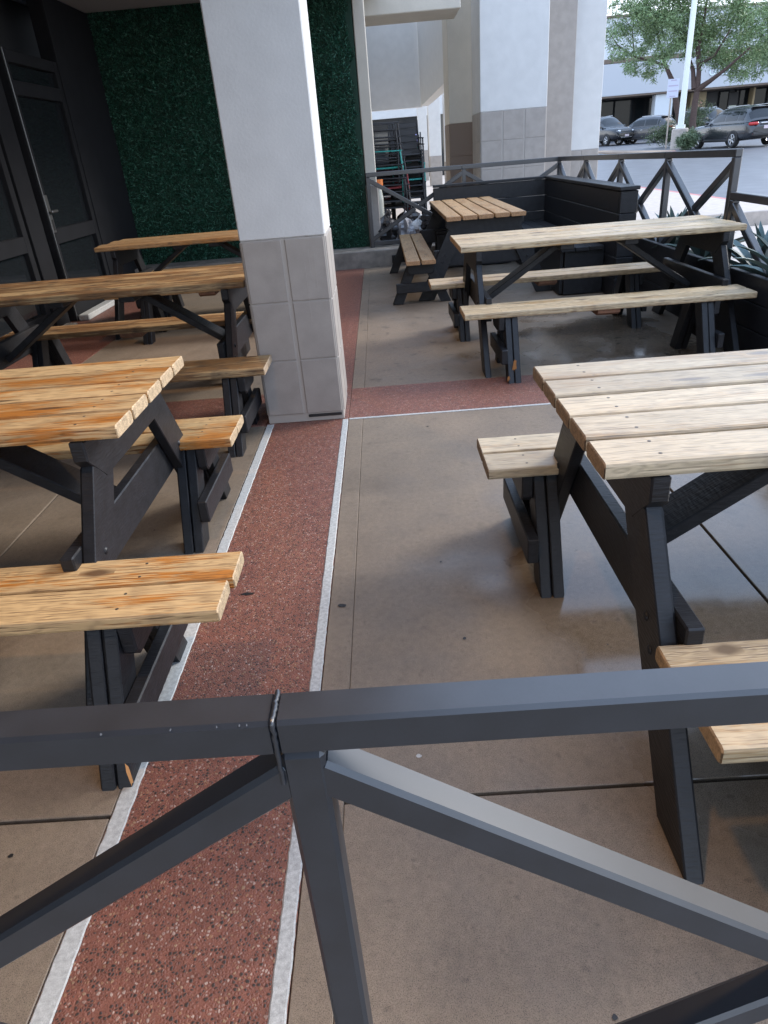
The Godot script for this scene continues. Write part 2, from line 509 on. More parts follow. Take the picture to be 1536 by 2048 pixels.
# x runs along the boards, z across; the node stands on the floor under the middle of the top
func picnic_table(label: String, tone: String, at: Vector3, length: float, depth: float, rows: Array, inset: float, turn := 0.0, top_y := TOP_Y, stag: Array = [0, 0, 0, 0, 0], splay := 0.385) -> Node3D:
	var t := thing("picnic_table", at, label, "picnic table", "wooden picnic tables on the patio", turn)
	var pitch := depth / 5.0
	for i in 5:
		var o := part("plank", plank(length, pitch - 0.015, TK, rows[i] % 8, rows[i] > 7), [M[tone], M[tone + "_end"]], t)
		o.position = Vector3(stag[i], top_y - TK * 0.5 + (i % 2) * 0.001, -depth * 0.5 + pitch * (i + 0.5))
		o.rotation.y = (((i * 7 + rows[0]) % 5) - 2) * 0.0007
		part("screws", screws([-length * 0.5 + inset + 0.022, length * 0.5 - inset - 0.02], [-0.034, 0.031], TK * 0.5), M.screw, o).set_meta("kind", "stuff")
	var yt := top_y - TK - 0.001
	var hd := depth * 0.5
	for s in [-1.0, 1.0]:
		var xl: float = s * (length * 0.5 - inset)
		for f in [1.0, -1.0]:
			var zt: float = f * (hd - 0.035); var zb: float = f * (hd + splay)
			var w: float = f * 0.152
			part("leg", slab_poly([Vector2(zt, yt - 0.08), Vector2(zt - w, yt - 0.08), Vector2(zb - w, 0.0), Vector2(zb, 0.0)], 0.038, "tl%s%s%s%s" % [hd, f, top_y, splay]), M.black, t, mv(xl - s * 0.019, 0, 0))
		for f in [1.0, -1.0]:
			for by in [0.345, 0.405]:
				var zz: float = f * (hd - 0.035 + (splay + 0.035) * (1.0 - by / (yt - 0.08)) - 0.075)
				part("bolt", bolt_mesh(), M.black, t, Transform3D(Basis(Vector3.UP, 0.0 if s > 0 else PI), Vector3(xl, by, zz)))
		var e := hd - 0.008
		part("cleat", slab_poly([Vector2(-e, yt), Vector2(e, yt), Vector2(e, yt - 0.055), Vector2(e - 0.085, yt - 0.14), Vector2(-e + 0.085, yt - 0.14), Vector2(-e, yt - 0.055)], 0.041, "tc%s%s" % [hd, top_y]), M.black, t, mv(xl - s * 0.019, 0, 0))
		put("cross_beam", Vector3(0.038, 0.148, 2.0 * (hd + splay * 0.39)), Vector3(xl - s * 0.058, 0.375, 0), M.black, t)
		var bm := MB.new()
		bm.bar(Vector3(xl - s * 0.095, 0.345, 0), Vector3(xl - s * 0.60, yt - 0.03, 0), 0.138, 0.038, 0.004, Vector3.UP)
		part("brace", bm.to_mesh(), M.black, t)
		put("brace_cleat", Vector3(0.089, 0.037, depth * 0.8), Vector3(xl - s * 0.60, yt - 0.019, 0), M.black, t)
	return t
func picnic_bench(label: String, tone: String, at: Vector3, length: float, rows: Array, inset: float, turn := 0.0, stag: Array = [0, 0], seat_y := 0.41, width := 0.283) -> Node3D:
	var t := thing("bench", at, label, "bench", "wooden benches beside the picnic tables", turn)
	for i in 2:
		var o := part("plank", plank(length, width * 0.5 - 0.010, TK, rows[i] % 8, rows[i] > 7), [M[tone], M[tone + "_end"]], t)
		o.position = Vector3(stag[i], seat_y - TK * 0.5, (i - 0.5) * width * 0.5)
		o.rotation.y = (i * 2 - 1) * 0.0015
		part("screws", screws([-length * 0.5 + inset - 0.02, length * 0.5 - inset + 0.02], [-0.03, 0.034], TK * 0.5), M.screw, o).set_meta("kind", "stuff")
	var yt := seat_y - TK - 0.001
	var hd := width * 0.5
	for s in [-1.0, 1.0]:
		var xl: float = s * (length * 0.5 - inset)
		for f in [1.0, -1.0]:
			var zt: float = f * (hd - 0.03); var zb: float = f * (hd + 0.14)
			var w: float = f * 0.095
			var lg := part("leg", slab_poly([Vector2(zt, yt), Vector2(zt - w, yt), Vector2(zb - w, 0.0), Vector2(zb, 0.0)], 0.037, "bl%s%s%s" % [hd, f, seat_y]), M.black, t, mv(xl - s * 0.0185, 0, 0))
			part("leg_board", slab_poly([Vector2(zt + f * 0.003, yt), Vector2(zt - w, yt), Vector2(zb - w, 0.0), Vector2(zb + f * 0.003, 0.0)], 0.037, "bm%s%s%s" % [hd, f, seat_y]), M.black, lg, mv(-s * 0.0405, 0, 0))
		var e := hd - 0.015
		part("cleat", slab_poly([Vector2(-e, yt), Vector2(e, yt), Vector2(e, yt - 0.075), Vector2(e - 0.02, yt - 0.095), Vector2(-e + 0.02, yt - 0.095), Vector2(-e, yt - 0.075)], 0.037, "bc%s%s" % [hd, seat_y]), M.black, t, mv(xl + s * 0.0195, 0, 0))
		put("stretcher", Vector3(0.037, 0.089, 2.0 * (hd + 0.10)), Vector3(xl + s * 0.0195, 0.155, 0), M.black, t)
	part("middle_cleat", slab_poly([Vector2(-hd + 0.02, yt), Vector2(hd - 0.02, yt), Vector2(hd - 0.02, yt - 0.02), Vector2(hd - 0.05, yt - 0.037), Vector2(-hd + 0.05, yt - 0.037), Vector2(-hd + 0.02, yt - 0.02)], 0.14, "mc%s%s" % [hd, seat_y]), M.redwood, t)
	return t
# bare wood showing where black paint has flaked off: a thin ragged chip on a face
func chip(parent: Node, at: Vector3, u: Vector3, v: Vector3, w: float, h: float, sd: int) -> void:
	var m := MB.new()
	var g := RandomNumberGenerator.new(); g.seed = sd
	var nn := u.cross(v).normalized()
	var pts := []
	for i in 14:
		var a := TAU * i / 14.0
		var r := g.randf_range(0.62, 1.0)
		pts.append(at + u * cos(a) * w * 0.5 * r + v * sin(a) * h * 0.5 * r + nn * 0.0015)
	for i in 14:
		m.tri(at + nn * 0.0015, pts[i], pts[(i + 1) % 14], nn, nn, nn, Vector2.ZERO, Vector2(i * 0.1, 0.1), Vector2(i * 0.1 + 0.1, 0.1))
	part("bare_wood_chip", m.to_mesh(), M.raw, parent)

# a run of square-tube railing: posts at the given points, an X in every bay
func railing(label: String, posts: Array, tops: Array, bases: Array, tube: float, feet: Array, skip_last_post := false, mat = null) -> Node3D:
	if mat == null: mat = M.metal
	var o: Vector3 = posts[0]
	var t := thing("railing", Vector3(o.x, feet[0], o.z), label, "railing", "black metal railings round the patio")
	var org := t.position
	for i in posts.size():
		if i == posts.size() - 1 and skip_last_post: continue
		var p: Vector3 = posts[i]
		put("post", Vector3(tube, tops[i] - tube - feet[i], tube), Vector3(p.x, (tops[i] - tube + feet[i]) * 0.5, p.z) - org, mat, t, 0.005)
	for i in posts.size() - 1:
		var p: Vector3 = posts[i]; var q: Vector3 = posts[i + 1]
		var d := (q - p); d.y = 0; d = d.normalized()
		var rt := MB.new()
		var ext := tube * 0.5
		rt.bar(Vector3(p.x, tops[i] - tube * 0.5, p.z) - org - d * ext, Vector3(q.x, tops[i + 1] - tube * 0.5, q.z) - org + d * (ext if i == posts.size() - 2 else -ext - 0.0004), tube, tube, 0.004)
		part("top_rail", rt.to_mesh(), mat, t)
		var lo := MB.new()
		lo.bar(Vector3(p.x, bases[i] + tube * 0.5, p.z) - org + d * ext, Vector3(q.x, bases[i + 1] + tube * 0.5, q.z) - org - d * ext, tube * 0.96, tube, 0.005)
		part("bottom_rail", lo.to_mesh(), mat, t)
		var k := tube * 0.72
		var a := Vector3(p.x, tops[i] - tube - k, p.z) - org + d * ext * 0.3
		var b := Vector3(q.x, bases[i + 1] + tube + k * 0.6, q.z) - org - d * ext * 0.3
		var c := Vector3(p.x, bases[i] + tube + k * 0.6, p.z) - org + d * ext * 0.3
		var e := Vector3(q.x, tops[i + 1] - tube - k, q.z) - org - d * ext * 0.3
		var m1 := MB.new(); m1.bar(a, b, tube * 0.93, tube, 0.005)
		part("brace", m1.to_mesh(), mat, t)
		var mid := (c + e) * 0.5
		var dd := (e - c).normalized()
		var m2 := MB.new(); m2.bar(c, mid - dd * tube * 0.6, tube * 0.93, tube, 0.005)
		part("brace", m2.to_mesh(), mat, t)
		var m3 := MB.new(); m3.bar(mid + dd * tube * 0.6, e, tube * 0.93, tube, 0.005)
		part("brace", m3.to_mesh(), mat, t)
	return t

# a stacking chair: seat, slatted back, four legs, two arms
func chair(called: String, at: Vector3, turn: float, label: String, mat, group: String, lean := 0.0) -> Node3D:
	var t := thing(called, at, label, "chair", group, turn)
	if not cache.has("chair_seat"):
		var s := MB.new(); s.box(mv(0, 0.43, 0), Vector3(0.44, 0.02, 0.44), 0.006); cache.chair_seat = s.to_mesh()
		var b := MB.new()
		for k in 4: b.bar(Vector3(-0.19, 0.53 + k * 0.09, -0.235 - k * 0.02), Vector3(0.19, 0.53 + k * 0.09, -0.235 - k * 0.02), 0.012, 0.055, 0.003)
		cache.chair_back = b.to_mesh()
		for s2 in [-1, 1]:
			var f := MB.new(); f.tube([Vector3(s2 * 0.23, 0, 0.2), Vector3(s2 * 0.225, 0.43, 0.21), Vector3(s2 * 0.225, 0.62, 0.19)], [0.011, 0.011, 0.011], 6); cache["chair_f%d" % s2] = f.to_mesh()
			var r := MB.new(); r.tube([Vector3(s2 * 0.23, 0, -0.25), Vector3(s2 * 0.215, 0.43, -0.21), Vector3(s2 * 0.205, 0.86, -0.31)], [0.011, 0.011, 0.011], 6); cache["chair_r%d" % s2] = r.to_mesh()
			var a := MB.new(); a.bar(Vector3(s2 * 0.225, 0.625, 0.21), Vector3(s2 * 0.215, 0.635, -0.24), 0.03, 0.015, 0.004); cache["chair_a%d" % s2] = a.to_mesh()
	part("seat", cache.chair_seat, mat, t)
	if lean > 0.0:
		if not cache.has("sling"):
			var sl := MB.new(); sl.bar(Vector3(0, 0.47, -0.22), Vector3(0, 0.88, -0.33), 0.40, 0.012, 0.003); cache.sling = sl.to_mesh()
		part("backrest", cache.sling, mat, t)
	else:
		part("backrest", cache.chair_back, mat, t)
	for s2 in [-1, 1]:
		part("leg", cache["chair_f%d" % s2], mat, t); part("leg", cache["chair_r%d" % s2], mat, t); part("arm", cache["chair_a%d" % s2], mat, t)
	return t
# a lumpy bag tied at the neck
func bag(called: String, at: Vector3, r: float, hgt: float, mat, label: String, sd: int) -> void:
	var t := thing(called, at, label, "bag")
	var m := MB.new()
	var f := noise(sd, 1.6, 3)
	var rows := 12; var cols := 20
	var grid := []
	for j in rows + 1:
		var v := float(j) / rows
		var rr := r * sqrt(maxf(0.0, sin(PI * clampf(v * 0.86 + 0.13, 0, 1)))) * (1.0 if v < 0.8 else 1.0 - (v - 0.8) * 3.6)
		var row := []
		for i in cols + 1:
			var a := TAU * (i % cols) / cols
			var d := Vector3(cos(a), v * 1.6, sin(a))
			var q := rr * (1.0 + 0.55 * f.get_noise_3dv(d * 0.9) + 0.22 * sin(a * 7.0 + sd) * v)
			row.append(Vector3(cos(a) * q, v * hgt, sin(a) * q))
		grid.append(row)
	for j in rows:
		for i in cols:
			var a: Vector3 = grid[j][i]; var b: Vector3 = grid[j][i + 1]; var c: Vector3 = grid[j + 1][i + 1]; var d: Vector3 = grid[j + 1][i]
			var nn := (b - a).cross(d - a)
			if nn.length() < 1e-9: nn = (c - a).cross(d - a)
			if nn.length() < 1e-9: continue
			nn = nn.normalized()
			if nn.dot(Vector3((a.x + c.x), 0, (a.z + c.z))) < 0: nn = -nn
			m.flat([a, b, c, d], nn)
	part("sack", m.to_mesh(), mat, t)
	var k := MB.new()
	k.tube([Vector3(0, hgt * 0.93, 0), Vector3(r * 0.1, hgt * 1.02, 0), Vector3(r * 0.35, hgt * 1.1, r * 0.1)], [r * 0.14, r * 0.1, r * 0.24], 7)
	part("knot", k.to_mesh(), mat, t)

# one sword-shaped leaf, channelled, arching outwards
func agave_leaf(length: float, width: float, bend: float) -> ArrayMesh:
	var key := "ag%s%s%s" % [length, width, bend]
	if cache.has(key): return cache[key]
	var m := MB.new()
	var p := Vector3.ZERO
	var an := 0.0
	var prev := []
	for i in 8:
		var u := i / 7.0
		var w := width * (0.62 + 0.75 * u - 1.37 * u * u * u) * 0.5
		if i == 7: w = 0.001
		var d := Vector3(sin(an), cos(an), 0)
		var up := Vector3(-cos(an), sin(an), 0)
		var row := [p + up * w * 0.55 + Vector3(0, 0, -w), p, p + up * w * 0.55 + Vector3(0, 0, w), p - up * 0.012 * (1.0 - u)]
		if prev.size() > 0:
			for e in [[0, 1], [1, 2], [2, 3], [3, 0]]:
				var a: Vector3 = prev[e[0]]; var b: Vector3 = prev[e[1]]; var c: Vector3 = row[e[1]]; var q: Vector3 = row[e[0]]
				var nn := (b - a).cross(q - a).normalized()
				m.flat([a, b, c, q], nn)
		prev = row
		p += d * length / 7.0
		an += bend * (0.4 + u)
	cache[key] = m.to_mesh()
	return cache[key]
func agave(at: Vector3, size: float, leaves: int, sd: int, label: String, mat) -> void:
	var t := thing("agave", at, label, "plant", "agaves in the planter by the fence")
	var g := RandomNumberGenerator.new(); g.seed = sd
	for i in leaves:
		var u := float(i) / leaves
		var lf := agave_leaf(snappedf(size * lerpf(1.0, 0.72, u), 0.1), 0.085, snappedf(lerpf(0.2, 0.03, u), 0.02))
		var b := Basis(Vector3.UP, i * 2.4 + g.randf_range(-0.3, 0.3)) * Basis(Vector3(0, 0, 1), -lerpf(0.95, 0.12, u) + g.randf_range(-0.12, 0.12))
		part("leaf", lf, mat[i % mat.size()], t, Transform3D(b, Vector3(0, 0, 0)))

# ------------------------------------------------------------------ vehicles and trees
func quad_on(a: Vector3, b: Vector3, c: Vector3, d: Vector3, u0: float, u1: float, v0: float, v1: float, out: Vector3, off: float) -> ArrayMesh:
	# a thin plate over part of the face a-b (bottom) d-c (top)
	var f := func(u: float, v: float) -> Vector3: return a.lerp(b, u).lerp(d.lerp(c, u), v)
	var nn := (b - a).cross(d - a).normalized()
	if nn.dot(out) < 0: nn = -nn
	var p := [f.call(u0, v0), f.call(u1, v0), f.call(u1, v1), f.call(u0, v1)]
	var m := MB.new()
	var top := []
	for q in p: top.append(q + nn * off)
	m.flat(top, nn)
	var cen: Vector3 = (top[0] + top[1] + top[2] + top[3]) * 0.25
	for i in 4:
		var j := (i + 1) % 4
		m.flat([p[i], p[j], top[j], top[i]], ((p[i] + p[j]) * 0.5 - cen).normalized())
	return m.to_mesh()
# a smooth sheet through rows of points
func sheet(rows: Array, inside: Vector3, off := 0.0) -> ArrayMesh:
	var nr := rows.size(); var nc: int = rows[0].size()
	var nn := []
	for i in nr:
		var l := []
		for j in nc:
			var du: Vector3 = rows[mini(i + 1, nr - 1)][j] - rows[maxi(i - 1, 0)][j]
			var dv: Vector3 = rows[i][mini(j + 1, nc - 1)] - rows[i][maxi(j - 1, 0)]
			var q := du.cross(dv)
			q = q.normalized() if q.length() > 1e-9 else Vector3.UP
			if q.dot(rows[i][j] - inside) < 0: q = -q
			l.append(q)
		nn.append(l)
	var m := MB.new()
	for i in nr - 1:
		for j in nc - 1:
			var a: Vector3 = rows[i][j] + nn[i][j] * off; var b: Vector3 = rows[i + 1][j] + nn[i + 1][j] * off; var c: Vector3 = rows[i + 1][j + 1] + nn[i + 1][j + 1] * off; var d: Vector3 = rows[i][j + 1] + nn[i][j + 1] * off
			m.tri(a, b, c, nn[i][j], nn[i + 1][j], nn[i + 1][j + 1])
			m.tri(a, c, d, nn[i][j], nn[i + 1][j + 1], nn[i][j + 1])
	return m.to_mesh()
func along(keys: Array, x: float, col: int) -> float:
	# smooth interpolation in a table of [x, values...]
	for i in keys.size() - 1:
		if x <= keys[i + 1][0]:
			var u: float = clampf((x - keys[i][0]) / (keys[i + 1][0] - keys[i][0]), 0.0, 1.0)
			var p0: float = keys[maxi(i - 1, 0)][col]; var p3: float = keys[mini(i + 2, keys.size() - 1)][col]
			return cubic_interpolate(keys[i][col], keys[i + 1][col], p0, p3, u)
	return keys[-1][col]
func car(at: Vector3, turn: float, label: String, paint, k: float, tall: float, rear_drop: float) -> Node3D:
	var t := thing("parked_car", at, label, "car", "cars parked across the lot", turn)
	# x, half width, sill height, shoulder height, deck height
	var bk := [[-2.44, 0.66, 0.52, 0.74, 0.82], [-2.38, 0.84, 0.40, 0.92, 1.02], [-2.2, 0.92, 0.33, 0.99, 1.08], [-1.5, 0.955, 0.28, 1.01, 1.09], [0.2, 0.96, 0.27, 1.0, 1.08], [1.05, 0.955, 0.27, 0.97, 1.06], [1.8, 0.94, 0.28, 0.91, 1.02], [2.2, 0.89, 0.33, 0.83, 0.95], [2.38, 0.80, 0.38, 0.72, 0.84], [2.45, 0.62, 0.46, 0.60, 0.68]]
	var rows := []
	for i in 33:
		var x := lerpf(-2.44, 2.45, i / 32.0)
		var hw := along(bk, x, 1) * k; var lo := along(bk, x, 2) * tall; var sh := along(bk, x, 3) * tall; var tp := along(bk, x, 4) * tall
		var r := []
		for q in [[0.0, lo], [0.80, lo], [0.93, lo + 0.05], [0.985, lo + 0.16], [1.0, lerpf(lo, sh, 0.55)], [0.99, sh - 0.06], [0.955, sh], [0.87, tp - 0.015], [0.6, tp + 0.012], [0.0, tp + 0.025]]: r.append(Vector3(x * k, q[1], q[0] * hw))
		for j in range(8, -1, -1): r.append(Vector3(r[j].x, r[j].y, -r[j].z))
		rows.append(r)
	var bm := sheet(rows, Vector3(0, 0.65 * tall, 0))
	var caps := MB.new()
	caps.flat(rows[0], Vector3(-1, 0, 0)); caps.flat(rows[-1], Vector3(1, 0, 0))
	part("body", bm, paint, t)
	part("end_panels", caps.to_mesh(), paint, t)
	# cabin: x, half width at the belt, half width of the roof, roof height
	var ck := [[-2.34 + rear_drop * 0.3, 0.80, 0.74, 1.09], [-2.22 + rear_drop * 0.6, 0.84, 0.73, 1.30], [-2.02 + rear_drop, 0.86, 0.71, 1.60], [-1.8 + rear_drop, 0.87, 0.71, 1.68], [-0.9, 0.88, 0.73, 1.74], [0.0, 0.88, 0.72, 1.72], [0.32, 0.88, 0.70, 1.64], [0.75, 0.88, 0.72, 1.36], [1.15, 0.88, 0.76, 1.06]]
	var y0 := 1.04 * tall
	var pt := func(x: float, v: float) -> Vector3:
		# v from -1 (left belt) over the roof to 1 (right belt)
		var wb := along(ck, x, 1) * k; var wt := along(ck, x, 2) * k; var yt := maxf(along(ck, x, 3) * tall, y0 + 0.01)
		var a := Vector2(wb, y0); var b := Vector2(lerpf(wb, wt, 0.75), lerpf(y0, yt, 0.78)); var c := Vector2(wt * 0.98, yt + 0.01); var d := Vector2(0, yt + 0.03)
		var q := a.bezier_interpolate(b, c, d, 1.0 - absf(v))
		return Vector3(x * k, q.y, q.x * signf(v) if v != 0.0 else 0.0)
	var grid := func(x0: float, x1: float, v0: float, v1: float, nx: int, nv: int) -> Array:
		var out := []
		for i in nx + 1:
			var r := []
			for j in nv + 1: r.append(pt.call(lerpf(x0, x1, float(i) / nx), lerpf(v0, v1, float(j) / nv)))
			out.append(r)
		return out
	var mid := Vector3(-0.6 * k, 1.2 * tall, 0)
	var xr: float = ck[0][0]
	part("cabin", sheet(grid.call(xr, 1.15, -1.0, 1.0, 30, 24), mid), paint, t)
	part("windscreen", sheet(grid.call(0.40, 1.08, -0.66, 0.66, 8, 12), mid, 0.008), M.glass, t)
	part("rear_window", sheet(grid.call(xr + 0.06, xr + 0.30, -0.60, 0.60, 6, 12), mid, 0.008), M.glass, t)
	for zs in [-1.0, 1.0]:
		for w in [[-1.95 + rear_drop, -1.5], [-1.42, -0.55], [-0.46, 0.42]]:
			part("side_window", sheet(grid.call(w[0], w[1], zs * 0.93, zs * 0.60, 6, 6), mid, 0.007), M.glass, t)
		put("mirror", Vector3(0.12, 0.13, 0.2) * k, Vector3(0.72 * k, y0 + 0.09, zs * 0.98 * k), paint, t, 0.04)
		put("roof_rack", Vector3(1.6 * k, 0.03, 0.03), Vector3(-0.85 * k, 1.755 * tall, zs * 0.5 * k), M.alloy, t, 0.01)
		put("sill", Vector3(2.0 * k, 0.1, 0.05), Vector3(-0.0, 0.34 * tall, zs * 0.925 * k), M.trim, t, 0.02)
		put("door_handle", Vector3(0.16, 0.03, 0.03), Vector3(-0.35 * k, 0.88 * tall, zs * 0.955 * k), M.alloy, t, 0.01)
		put("headlight", Vector3(0.18, 0.13 * tall, 0.34 * k), Vector3(2.27 * k, 0.80 * tall, zs * 0.60 * k), M.lamp, t, 0.04, Vector3(0, zs * -0.3, 0))
		put("fog_lamp", Vector3(0.08, 0.09, 0.13), Vector3(2.38 * k, 0.52 * tall, zs * 0.60 * k), M.lamp, t, 0.03)
		put("tail_light", Vector3(0.22, 0.13 * tall, 0.42 * k), Vector3(-2.33 * k, 0.97 * tall, zs * 0.62 * k), M.tail, t, 0.04, Vector3(0, zs * 0.25, 0))
		put("bumper_reflector", Vector3(0.06, 0.05, 0.26), Vector3(-2.40 * k, 0.54 * tall, zs * 0.52 * k), M.tail, t, 0.02)
		for w in [-1.4, 1.42]:
			var arch := MB.new()
			var pts := []
			for i in 13:
				var an := PI * i / 12.0
				pts.append(Vector2(cos(an) * 0.405, sin(an) * 0.405 - 0.02))
			arch.prism(pts, mv(w * k, 0.36 * tall, zs * 0.935 * k), 0.06)
			part("wheel_arch", arch.to_mesh(), M.trim, t)
			var turnx := Transform3D(Basis(Vector3.RIGHT, PI * 0.5 * zs), Vector3(w * k, 0.345, zs * 0.87 * k))
			var ty := MB.new()
			ty.lathe([Vector2(0.22, -0.11), Vector2(0.325, -0.11), Vector2(0.345, -0.07), Vector2(0.345, 0.07), Vector2(0.325, 0.115), Vector2(0.235, 0.115)], Vector3.ZERO, 20, turnx)
			var wh := part("wheel", ty.to_mesh(), M.tyre, t)
			var rim := MB.new()
			rim.lathe([Vector2(0.24, 0.1), Vector2(0.215, 0.108), Vector2(0.2, 0.06)], Vector3.ZERO, 20, turnx)
			for q in 5:
				var an := TAU * q / 5.0
				rim.bar(turnx * Vector3(0.03 * cos(an), 0.085, 0.03 * sin(an)), turnx * Vector3(0.215 * cos(an), 0.095, 0.215 * sin(an)), 0.05, 0.03, 0.006, turnx.basis.y)
			part("rim", rim.to_mesh(), M.alloy, wh)
	put("grille", Vector3(0.1, 0.2 * tall, 0.86 * k), Vector3(2.38 * k, 0.70 * tall, 0), M.trim, t, 0.03)
	put("skid_plate", Vector3(0.08, 0.1, 0.9 * k), Vector3(2.40 * k, 0.46 * tall, 0), M.alloy, t, 0.03)
	put("rear_bumper", Vector3(0.16, 0.18, 1.35 * k), Vector3(-2.37 * k, 0.50 * tall, 0), M.trim, t, 0.06)
	put("tailgate_trim", Vector3(0.05, 0.05, 0.6 * k), Vector3(-2.41 * k, 0.98 * tall, 0), M.alloy, t, 0.015)
	put("number_plate", Vector3(0.02, 0.13, 0.32), Vector3(-2.46 * k, 0.80 * tall, 0), M.plate, t, 0.004)
	put("number_plate", Vector3(0.02, 0.13, 0.32), Vector3(2.47 * k, 0.54 * tall, 0), M.plate, t, 0.004)
	put("spoiler", Vector3(0.24, 0.035, 1.1 * k), Vector3((-2.0 + rear_drop) * k, 1.655 * tall, 0), M.trim, t, 0.012)
	return t

func foliage(centres: Array, count: int, leaf: Vector2, droop: float, cols: Array, sd: int, shell := 0.25) -> ArrayMesh:
	var g := RandomNumberGenerator.new(); g.seed = sd
	var m := MB.new()
	var tot := 0.0
	for q in centres: tot += pow(q[1], 2.2)
	for q in centres:
		var nleaf := int(count * pow(q[1], 2.2) / tot)
		var sub := []
		for i in 14:
			sub.append(Vector3(g.randfn(), g.randfn() * 0.7, g.randfn()).normalized() * pow(g.randf(), 0.5) * q[1])
		for i in nleaf:
			var p: Vector3 = q[0] + sub[i % 14] + Vector3(g.randfn(), g.randfn() * 0.8, g.randfn()) * q[1] * shell
			var d := Vector3(g.randfn(), g.randfn() * 0.6 - droop, g.randfn()).normalized()
			var w := d.cross(Vector3(g.randfn(), g.randfn(), g.randfn())).normalized()
			var l := leaf.x * g.randf_range(0.6, 1.4)
			var hw := w * leaf.y * 0.5
			var nn := d.cross(w).normalized()
			var a := p; var b := p + d * l * 0.5 + hw; var c := p + d * l; var e := p + d * l * 0.5 - hw
			m.flat([a, b, c, e], nn)
			var col: Color = cols[g.randi() % cols.size()]
			col = col * g.randf_range(0.8, 1.2); col.a = 1.0
			for k in 6: m.c.append(col)
	return m.to_mesh()
func leafy(back: Color) -> StandardMaterial3D:
	var m := plain(Color.WHITE, 0.6)
	m.vertex_color_use_as_albedo = true
	m.backlight_enabled = true; m.backlight = back
	m.cull_mode = BaseMaterial3D.CULL_DISABLED
	return m

# ------------------------------------------------------------------ masonry
# a square painted pillar: smooth shaft above, a tiled base below with recessed joints
func pillar(called: String, label: String, x0: float, x1: float, z0: float, z1: float, foot: float, tan_top: float, top: float, cols: int, rows: int, white, tan, joint) -> Node3D:
	var c := Vector3((x0 + x1) * 0.5, foot, (z0 + z1) * 0.5)
	var t := thing(called, c, label, "pillar")
	var w := x1 - x0; var d := absf(z1 - z0)
	put("shaft", Vector3(w, top - tan_top, d), Vector3(0, (top + tan_top) * 0.5 - foot, 0), white, t, 0.006)
	put("base_core", Vector3(w - 0.004, tan_top - foot - 0.002, d - 0.004), Vector3(0, (tan_top - foot) * 0.5, 0), joint, t, 0.003)
	var rh := (tan_top - foot - 0.05) / rows
	for r in rows:
		for side in 4:
			var len_side := w if side % 2 == 0 else d
			var cw := len_side / cols
			for k in cols:
				var sz := Vector3(cw - 0.02, rh - 0.006, 0.012)
				var y := 0.05 + rh * (r + 0.5) - 0.002
				var off := -len_side * 0.5 + cw * (k + 0.5)
				var p := Vector3(off, y, d * 0.5 - 0.002)
				if side == 1: p = Vector3(w * 0.5 - 0.002, y, off)
				if side == 2: p = Vector3(off, y, -d * 0.5 + 0.002)
				if side == 3: p = Vector3(-w * 0.5 + 0.002, y, off)
				put("tile", sz, p, tan, t, 0.003, Vector3(0, PI * 0.5 * side, 0))
	return t
func slab(x0: float, x1: float, z0: float, z1: float, parent: Node, y := 0.0, called := "slab", mat = null, uv := 0) -> MeshInstance3D:
	var m := MB.new()
	m.box(mv((x0 + x1) * 0.5, y - 0.04, (z0 + z1) * 0.5), Vector3(x1 - x0, 0.08, absf(z1 - z0)), 0.002)
	for i in m.v.size():
		var q := m.v[i]
		if uv == 0: m.t[i] = Vector2((q.x + 3.4) / 6.0, (1.5 - q.z) / 11.0)
		elif uv == 1: m.t[i] = Vector2(q.x / 0.512, q.z / 2.048)
		else: m.t[i] = Vector2(q.z / 0.512, q.x / 2.048)
	return part(called, m.to_mesh(), mat if mat else M.patio, parent)
# a painted line whose edges wander as a brush leaves them
func painted_line(a: Vector3, b: Vector3, w: float, parent: Node, sd: int) -> void:
	var f := noise(sd, 9.0, 3)
	var m := MB.new()
	var d := b - a
	var n := int(d.length() / 0.02)
	var s := d.normalized().cross(Vector3.UP)
	var prev := []
	for i in n + 1:
		var p := a + d * i / n
		var l: float = -w * 0.5 + f.get_noise_1d(i * 0.06) * 0.0025
		var r: float = w * 0.5 + f.get_noise_1d(i * 0.06 + 50.0) * 0.0025
		var row := [p + s * l, p + s * (l + 0.003) + Vector3.UP * 0.002, p + s * (r - 0.003) + Vector3.UP * 0.002, p + s * r]
		if prev.size() > 0:
			for k in 3:
				var q := [prev[k], prev[k + 1], row[k + 1], row[k]]
				m.flat(q, (Vector3.UP + s * (k - 1) * 1.0).normalized())
		prev = row
	part("painted_line", m.to_mesh(), M.line, parent)

